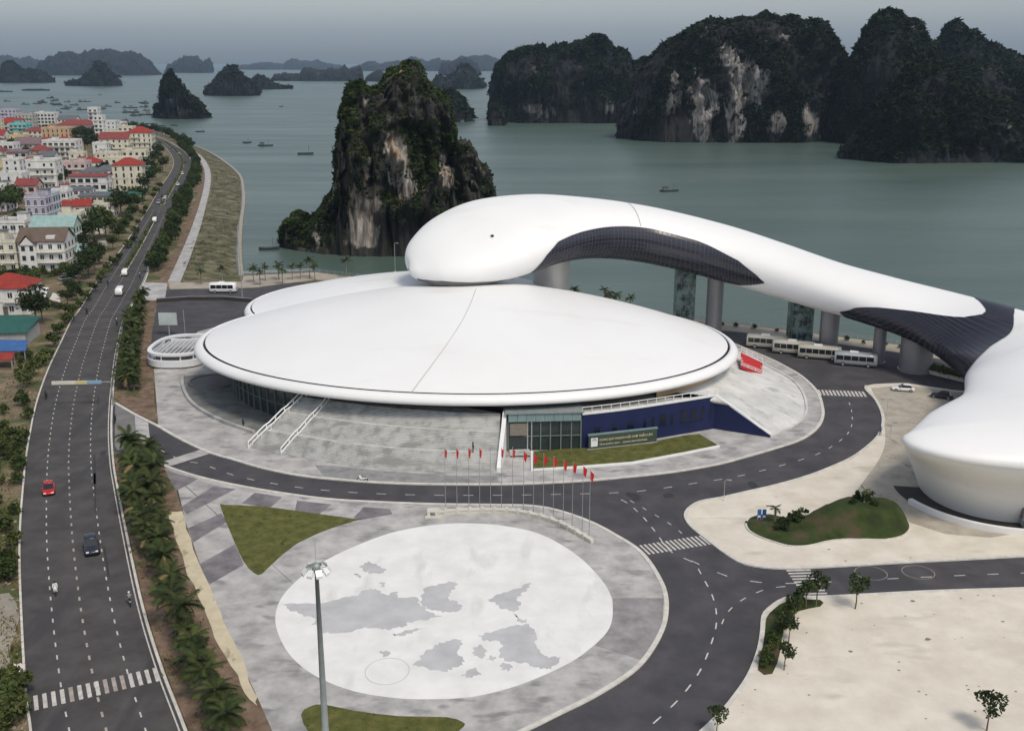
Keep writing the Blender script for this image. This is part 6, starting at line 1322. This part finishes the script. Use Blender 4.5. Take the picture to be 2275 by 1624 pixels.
def boat(label, u, v_, rz, kind=0, s_=1.0, cab=True):
    L, wd, h_, d_ = BT[kind]; t = thing('barge' if kind == 2 else 'fishing_boat', label, 'boat', G(u, v_, SEA), rz, 'boats on the bay'); t.scale = (s_,) * 3
    obj('hull', h_, 'boathull', t, local=True); obj('deck', d_, 'boatcab', t, local=True)
    if kind == 2: obj('hatch', MB().box(-L * .38, L * .3, -wd * .3, wd * .3, 1.2, 1.9), 'boathull', t, local=True)
    if cab:
        x = -L * .22; obj('cabin', MB().box(x - L * .13, x + L * .13, -wd * .32, wd * .32, .6, 2.6), 'boatcab', t, local=True)
        obj('cabin_roof', MB().box(x - L * .17, x + L * .17, -wd * .4, wd * .4, 2.6, 2.75), 'boathull', t, local=True)
        obj('cabin_window', MB().box(x + L * .125, x + L * .135, -wd * .25, wd * .25, 1.6, 2.2), 'wglass', t, local=True)
    obj('mast', MB().tube([(L * .2, 0, .6), (L * .2, 0, 4.4)], .07, 6), 'boathull', t, local=True)
boat('dark fishing boat with raised bow out on the open bay at right', 1487, 426, .15, 0, .95)
boat('small dark boat left of two near the tall rock stack', 590, 325, .05, 0, 1.15); boat('low dark boat between shore and tall rock stack', 679, 344, .1, 1, 1.6, False); boat('dark rowing boat close to the left foot of the tall stack', 598, 555, .1, 1, 1.0, False)
boat('tiny boat left of the two small boats', 549, 319, 1.2, 1, .9, False); boat('tiny boat out beyond the conical islet', 625, 238, 1.0, 1, 1.2, False); boat('long low barge off the far left shore', 80, 202, .02, 2, 2.2, False); boat('dark barge hull off the left picture edge', 8, 205, .02, 2, 1.4)
for x, y, k in ((95, 60, 0), (330, 100, 0), (480, 90, 0), (530, 65, 0), (560, 80, 0), (650, 20, 0), (700, 55, 0), (720, 45, 0), (740, 110, 0), (700, 95, 0), (870, 70, 0), (960, 110, 0), (1060, 65, 0), (1125, 65, 0), (840, 160, 0), (880, 140, 0), (1060, 170, 0), (720, 205, 0), (1300, 160, 0), (1400, 125, 0), (1520, 80, 1), (1640, 145, 0), (1720, 145, 0), (1650, 205, 0), (1720, 205, 0), (1850, 80, 0), (1870, 90, 0), (1860, 135, 0), (1895, 180, 1), (1880, 235, 0), (1760, 245, 0)):
    u, v_ = V('f2', [(x, y)])[0]; boat('moored dark fishing boat in the anchorage off the town', u, v_ + 2.5, R.uniform(-.25, .25) + R.choice((0, pi)), k, R.uniform(1.1, 1.6))
for u, v_ in ((222, 212), (330, 276), (360, 281), (385, 279), (388, 280), (445, 294), (549, 318)): boat('small boat close to the curved far shore', u, v_, R.uniform(-.4, .4), 1, R.uniform(.8, 1.2), False)

# dirt specks on the open paving
sp_ = MB()
for i in range(75):
    u, v_ = R.uniform(1560, 2275), R.uniform(1100, 1624)
    c = G(u, v_, ISL + .03); 
    if not (inside(c.x, c.y, sk + [Vector((20, 70, 0)), Vector((120, 70, 0))]) or (inside(c.x, c.y, ek) and i % 2)): continue
    s_ = R.uniform(.05, .22) * (2.2 if R.random() < .06 else 1); n0 = R.randrange(4, 7); a0_ = R.random() * 6.28
    sp_.add([c + Vector((cos(a0_ + k * 6.28 / n0) * s_ * R.uniform(.5, 1.3), sin(a0_ + k * 6.28 / n0) * s_ * R.uniform(.5, 1.0), 0)) for k in range(n0)], [tuple(range(n0))])
do_ = obj('dirt_specks', sp_, mat('dirt', (.16, .14, .11), (.26, .23, .18), 1.5, .9)); do_['kind'] = 'stuff'; do_['label'] = 'dirt specks and fallen leaves on the beige paving'; do_['category'] = 'dirt'
# ------------------------------------------------------------------ flagpoles, low wall, mast, posts, signs
FX = [990, 1015.5, 1042, 1066, 1090, 1114, 1139, 1163, 1185, 1207, 1229, 1251, 1271, 1293, 1308.5]
bv = [(990, 1133), (1066, 1130), (1139, 1131), (1207, 1145), (1251, 1161), (1271, 1172), (1308.5, 1196)]
tvv = [(990, 997), (1042, 995), (1090, 997), (1139, 997), (1163, 1003), (1185, 1008), (1207, 1011), (1229, 1017), (1251, 1025), (1271, 1030), (1293, 1036), (1308.5, 1046)]
for i, u in enumerate(FX):
    b = G(u, lin(bv, u), ISL); top = A(u, lin(tvv, u), b.y).z
    t = thing('flagpole', '%s flagpole from the left in the row of red flags behind the low wall' % (['first', 'second', 'third', 'fourth', 'fifth', 'sixth', 'seventh', 'eighth', 'ninth', 'tenth', 'eleventh', 'twelfth', 'thirteenth', 'fourteenth', 'rightmost'][i] if i < 14 else 'last'), 'flagpole', b, 0, 'row of flagpoles')
    obj('pole', MB().tube([(0, 0, 0), (0, 0, top)], [.05, .032], 8), 'maststeel', t, local=True); obj('base', MB().lathe([(.22, 0), (.22, .18), (.09, .25)], 10), 'kerb', t, local=True); obj('finial', MB().lathe([(.01, top + .14), (.07, top + .07), (.01, top)], 8), 'steel', t, local=True)
    if i in (4,): continue
    rr = random.Random(i); rws = []; ww = .34 if i < 7 else .5
    for a in range(9):
        z = top - .12 - a * 1.25 / 8; rws.append([Vector((.05 + j * ww / 6 * (.55 + .45 * (1 - a / 8)), .13 * sin(j * 1.7 + i + a * .25) * j / 6, z - j * .07 * (1 + .4 * sin(i)))) for j in range(7)])
    obj('flag', MB().grid(rws), 'flag', t, True, True)
wallp = spline([G(u, v_ + 4, ISL) for u, v_ in ((965, 1142), (990, 1137), (1066, 1134), (1139, 1136), (1207, 1150), (1251, 1166), (1271, 1177), (1316, 1203))], 6)
lw = thing('low_curved_wall', 'low cream segmented wall curving along the top of the plaza', 'wall', G(1139, 1136, ISL))
obj('wall_base', MB().ribbon(wallp, .25, .25, ISL, ISL + .45), 'cream2', lw); rs_ = resample(wallp, 1.75)
for i, (a, b) in enumerate(zip(rs_, rs_[1:])):
    d = unit2(a, b); c = (a + b) / 2; obj('wall_cap', MB().obox(c, d, Vector((-d.y, d.x, 0)), .72, .33, ISL + .45, ISL + .62), 'cream2', lw); obj('wall_pier', MB().obox(a, d, Vector((-d.y, d.x, 0)), .2, .36, ISL, ISL + .8), 'cream2', lw)
pe = thing('stone_plinth', 'square cream stone plinth at the left end of the low wall', 'plinth', G(963, 1146, ISL)); c = G(963, 1146, ISL)
obj('block', MB().box(c.x - .85, c.x + .85, c.y - .7, c.y + .7, ISL, ISL + 1.0), 'cream2', pe); obj('step', MB().box(c.x - 1.15, c.x + 1.15, c.y - 1.0, c.y + 1.0, ISL, ISL + .25), 'cream2', pe); obj('plaque', MB().box(c.x - .4, c.x + .3, c.y - .73, c.y - .705, ISL + .4, ISL + .85), 'darkband', pe)
# floodlight mast
mx = A(703, 1268, 84); mb_ = Vector((mx.x, 84, .2)); mh = mx.z
ms = thing('floodlight_mast', 'tall grey floodlight mast with a ring of lamps over the plaza', 'light mast', mb_)
obj('pole', MB().tube([(0, 0, 0), (0, 0, mh * .5), (0, 0, mh)], [.36, .27, .17], 14), 'maststeel', ms, True, True); obj('base_plate', MB().lathe([(.6, 0), (.6, .12), (.4, .16)], 14), 'maststeel', ms, local=True)
hd = obj('lamp_ring', MB().tube([(1.0 * cos(k * pi / 10), 1.0 * sin(k * pi / 10), mh + .1) for k in range(21)], .05, 6, False), 'maststeel', ms, local=True)
obj('head_box', MB().lathe([(.01, mh + .55), (.32, mh + .45), (.38, mh - .1), (.2, mh - .3)], 12), 'maststeel', ms, True, True); obj('lightning_rod', MB().tube([(0, 0, mh + .4), (0, 0, mh + 2.6)], .022, 5), 'steel', ms, local=True)
for k in range(9):
    a = k * 2 * pi / 9 + .2; d = Vector((cos(a), sin(a), 0)); n_ = Vector((-d.y, d.x, 0)); c = d * 1.12
    lamp = MB(); q = [c + n_ * x * .27 + d * (y * .17) + Vector((0, 0, mh - .02 + y * -.22 + z)) for z in (-.12, .12) for x, y in ((-1, -1), (1, -1), (1, 1), (-1, 1))]
    lamp.add(q, [(0, 1, 2, 3), (7, 6, 5, 4), (0, 4, 5, 1), (1, 5, 6, 2), (2, 6, 7, 3), (3, 7, 4, 0)]); o = obj('floodlight', lamp, 'lampglass', ms, False, True)
    obj('spoke', MB().tube([(0, 0, mh + .1), tuple(d * 1.0 + Vector((0, 0, mh + .1)))], .04, 5), 'maststeel', ms, local=True)
# cantilever gantry over the coast road
gb = G(252, 902, .05); arm = 4.9
ga = thing('road_gantry', 'cantilever gantry arm painted yellow and blue reaching over the coast road', 'gantry', gb)
obj('post', MB().tube([(0, 0, 0), (0, 0, arm + .1)], .16, 10), 'maststeel', ga, local=True); e_ = A(121, 862, gb.y); f_ = A(226, 847, gb.y); z_ = arm
def lerp(t): return Vector((0, 0, z_)) + (Vector((e_.x - gb.x, -.8, 0))) * t
obj('arm', MB().box(0, 0, 0, 0, 0, 0) if False else MB().tube([lerp(.0), lerp(.18)], .12, 8), 'maststeel', ga, local=True)
for n_, t0, t1, m_ in (('blue_panel', .16, .40, 'gantryblue'), ('yellow_panel', .40, .60, 'gantry'), ('cream_panel', .60, 1.0, 'cream2')):
    a, b = lerp(t0), lerp(t1); d = unit2(a, b); q = Vector((-d.y, d.x, 0)); mm = MB(); c8 = [p + q * y + Vector((0, 0, z)) for p in (a, b) for y, z in ((-.22, -.3), (.22, -.3), (.22, .3), (-.22, .3))]
    mm.add(c8, [(3, 2, 1, 0), (4, 5, 6, 7), (0, 1, 5, 4), (1, 2, 6, 5), (2, 3, 7, 6), (3, 0, 4, 7)]); obj(n_, mm, m_, ga, False, True, True)
# billboard seen from behind, left of the roof
c = G(376, 745); bb = thing('billboard', 'pale grey billboard panel on a post left of the roof', 'billboard', c)
obj('panel', MB().box(-2.2, 2.2, -.12, .12, 2.6, 5.6), mat('board_back', (.42, .47, .47), (.50, .55, .55), .6, .6), bb, local=True); obj('post', MB().tube([(0, .2, 0), (0, .2, 4.8)], .16, 8), 'steel', bb, local=True); obj('frame', MB().box(-2.3, 2.3, .12, .2, 2.5, 2.65), 'steel', bb, local=True)
def post(name, label, u, v_, h_, cat, r_=.06, arm_=None, z=ISL):
    t = thing(name, label, cat, G(u, v_, z)); obj('pole', MB().tube([(0, 0, 0), (0, 0, h_)], [r_, r_ * .7], 8), 'steel', t, local=True); obj('base', MB().lathe([(r_ * 2.4, 0), (r_ * 2.4, .2), (r_, .3)], 8), 'kerb', t, local=True)
    if arm_:
        obj('arm', MB().tube([(0, 0, h_ - .05), (arm_ * .6, 0, h_ + .25), (arm_, 0, h_ + .2)], r_ * .6, 6), 'steel', t, local=True); obj('lamp_head', loftbox([(arm_ - .1, .1, h_ + .08, h_ + .22), (arm_ + .5, .13, h_ + .08, h_ + .22)]), 'maststeel', t, True, True)
    else: obj('cap', MB().lathe([(.01, h_ + .1), (r_ * 1.6, h_ + .05), (r_ * 1.6, h_ - .05)], 8), 'steel', t, local=True)
    return t
post('lamp_post', 'tall thin lamp post on the quay left of the roof', 539, 668, 21, 'lamp post', .13, 1.4)
post('lamp_post', 'thin lamp post on the kerb beside the ring road curve', 1608, 1112, 3.2, 'lamp post', .05, .5)
post('lamp_post', 'thin lamp post by the paving edge near the curved building', 1970, 918, 2.6, 'lamp post', .05, .4); post('lamp_post', 'thin lamp post on the beige paving left of the tail', 1978, 972, 2.6, 'lamp post', .05, .4)
post('utility_pole', 'pale pole standing right of the billboard', 412, 748, 6.5, 'pole', .09); post('lamp_post', 'lamp post at the foot of the tall rock stack by the shore', 878, 604, 9, 'lamp post', .1, .8, z=.1)
for k, (u, lb) in enumerate(((1686, 'left'), (1697, 'right'))):
    t = thing('blue_notice', 'blue and white notice board, %s of the pair beside the mound' % lb, 'notice board', G(u, 1156, .3)); obj('board', MB().box(-.28, .28, -.04, .04, .35, 1.75), 'signblue', t, local=True); obj('print', MB().box(-.2, .2, -.055, -.043, .5, .8), 'whitepaint', t, local=True)
    for s_ in (-.24, .24): obj('leg', MB().box(s_ - .03, s_ + .03, -.03, .03, 0, 1.8), 'whitepaint', t, local=True)
dk = thing('low_dark_wall', 'low dark wall crossing the car park behind the roof', 'wall', G(455, 672)); obj('wall', MB().ribbon([G(348, 672), G(420, 667), G(500, 667), G(560, 672)], .3, .3, 0, 1.0), 'soffit', dk); obj('coping', MB().ribbon([G(348, 672), G(420, 667), G(500, 667), G(560, 672)], .36, .36, 1.0, 1.12), 'darkband', dk)
gb_ = thing('hedge_block', 'low box hedge with pale coping behind the columns', 'hedge', G(2125, 838)); q = GP('v', [(2040, 815), (2130, 838), (2150, 852), (2060, 830)]); obj('planter', MB().prism(q, 0, .8), 'cream2', gb_); hm = MB()
for i in range(900):
    a, b = R.random(), R.random(); p = q[0].lerp(q[1], a).lerp(q[3].lerp(q[2], a), b); p = Vector((p.x, p.y, R.uniform(.75, 1.7))); w_ = [p + Vector((R.gauss(0, .25), R.gauss(0, .25), R.gauss(0, .2))) for _ in range(3)]; hm.add(w_, [(0, 1, 2)])
hh_ = obj('foliage', hm, 'bush', gb_); hh_['kind'] = 'stuff'
rail_p = [p + Vector((0, 0, .12)) for p in resample(quay[1:7], 3)]
qr = thing('quay_railing', 'low steel railing along the quay edge', 'railing', quay[3]); m_ = MB()
for z in (.5, .95): m_.tube([p + Vector((0, -.6, z)) for p in rail_p], .04, 5, False)
obj('rails', m_, 'steel', qr)
pm = MB().box(-.06, .06, -.06, .06, 0, 1.0).mesh('post'); pm.materials.append(M['steel'])
for p in rail_p: o = obj('post', pm, 'steel', qr, local=True); o.location = Vector((p.x, p.y - .6, .1)) - qr.location

# ------------------------------------------------------------------ tidy: drop the unplaced originals, then number look-alikes by distance
drop = [o for o in bpy.data.objects if o.parent is None and o.type == 'EMPTY' and abs(o.location[1] + 400) < .01 and abs(o.location[2] + 60) < .01]
for o in drop:
    for k in list(o.children): bpy.data.objects.remove(k)
for o in drop: bpy.data.objects.remove(o)
byl = {}
for o in bpy.data.objects:
    if o.parent is None and 'label' in o: byl.setdefault(o['label'], []).append(o)
for lb, os_ in byl.items():
    if len(os_) > 1:
        os_.sort(key=lambda o: o.location[0] ** 2 + o.location[1] ** 2)
        for i, o in enumerate(os_): o['label'] = lb + ', ' + ordinal(i)
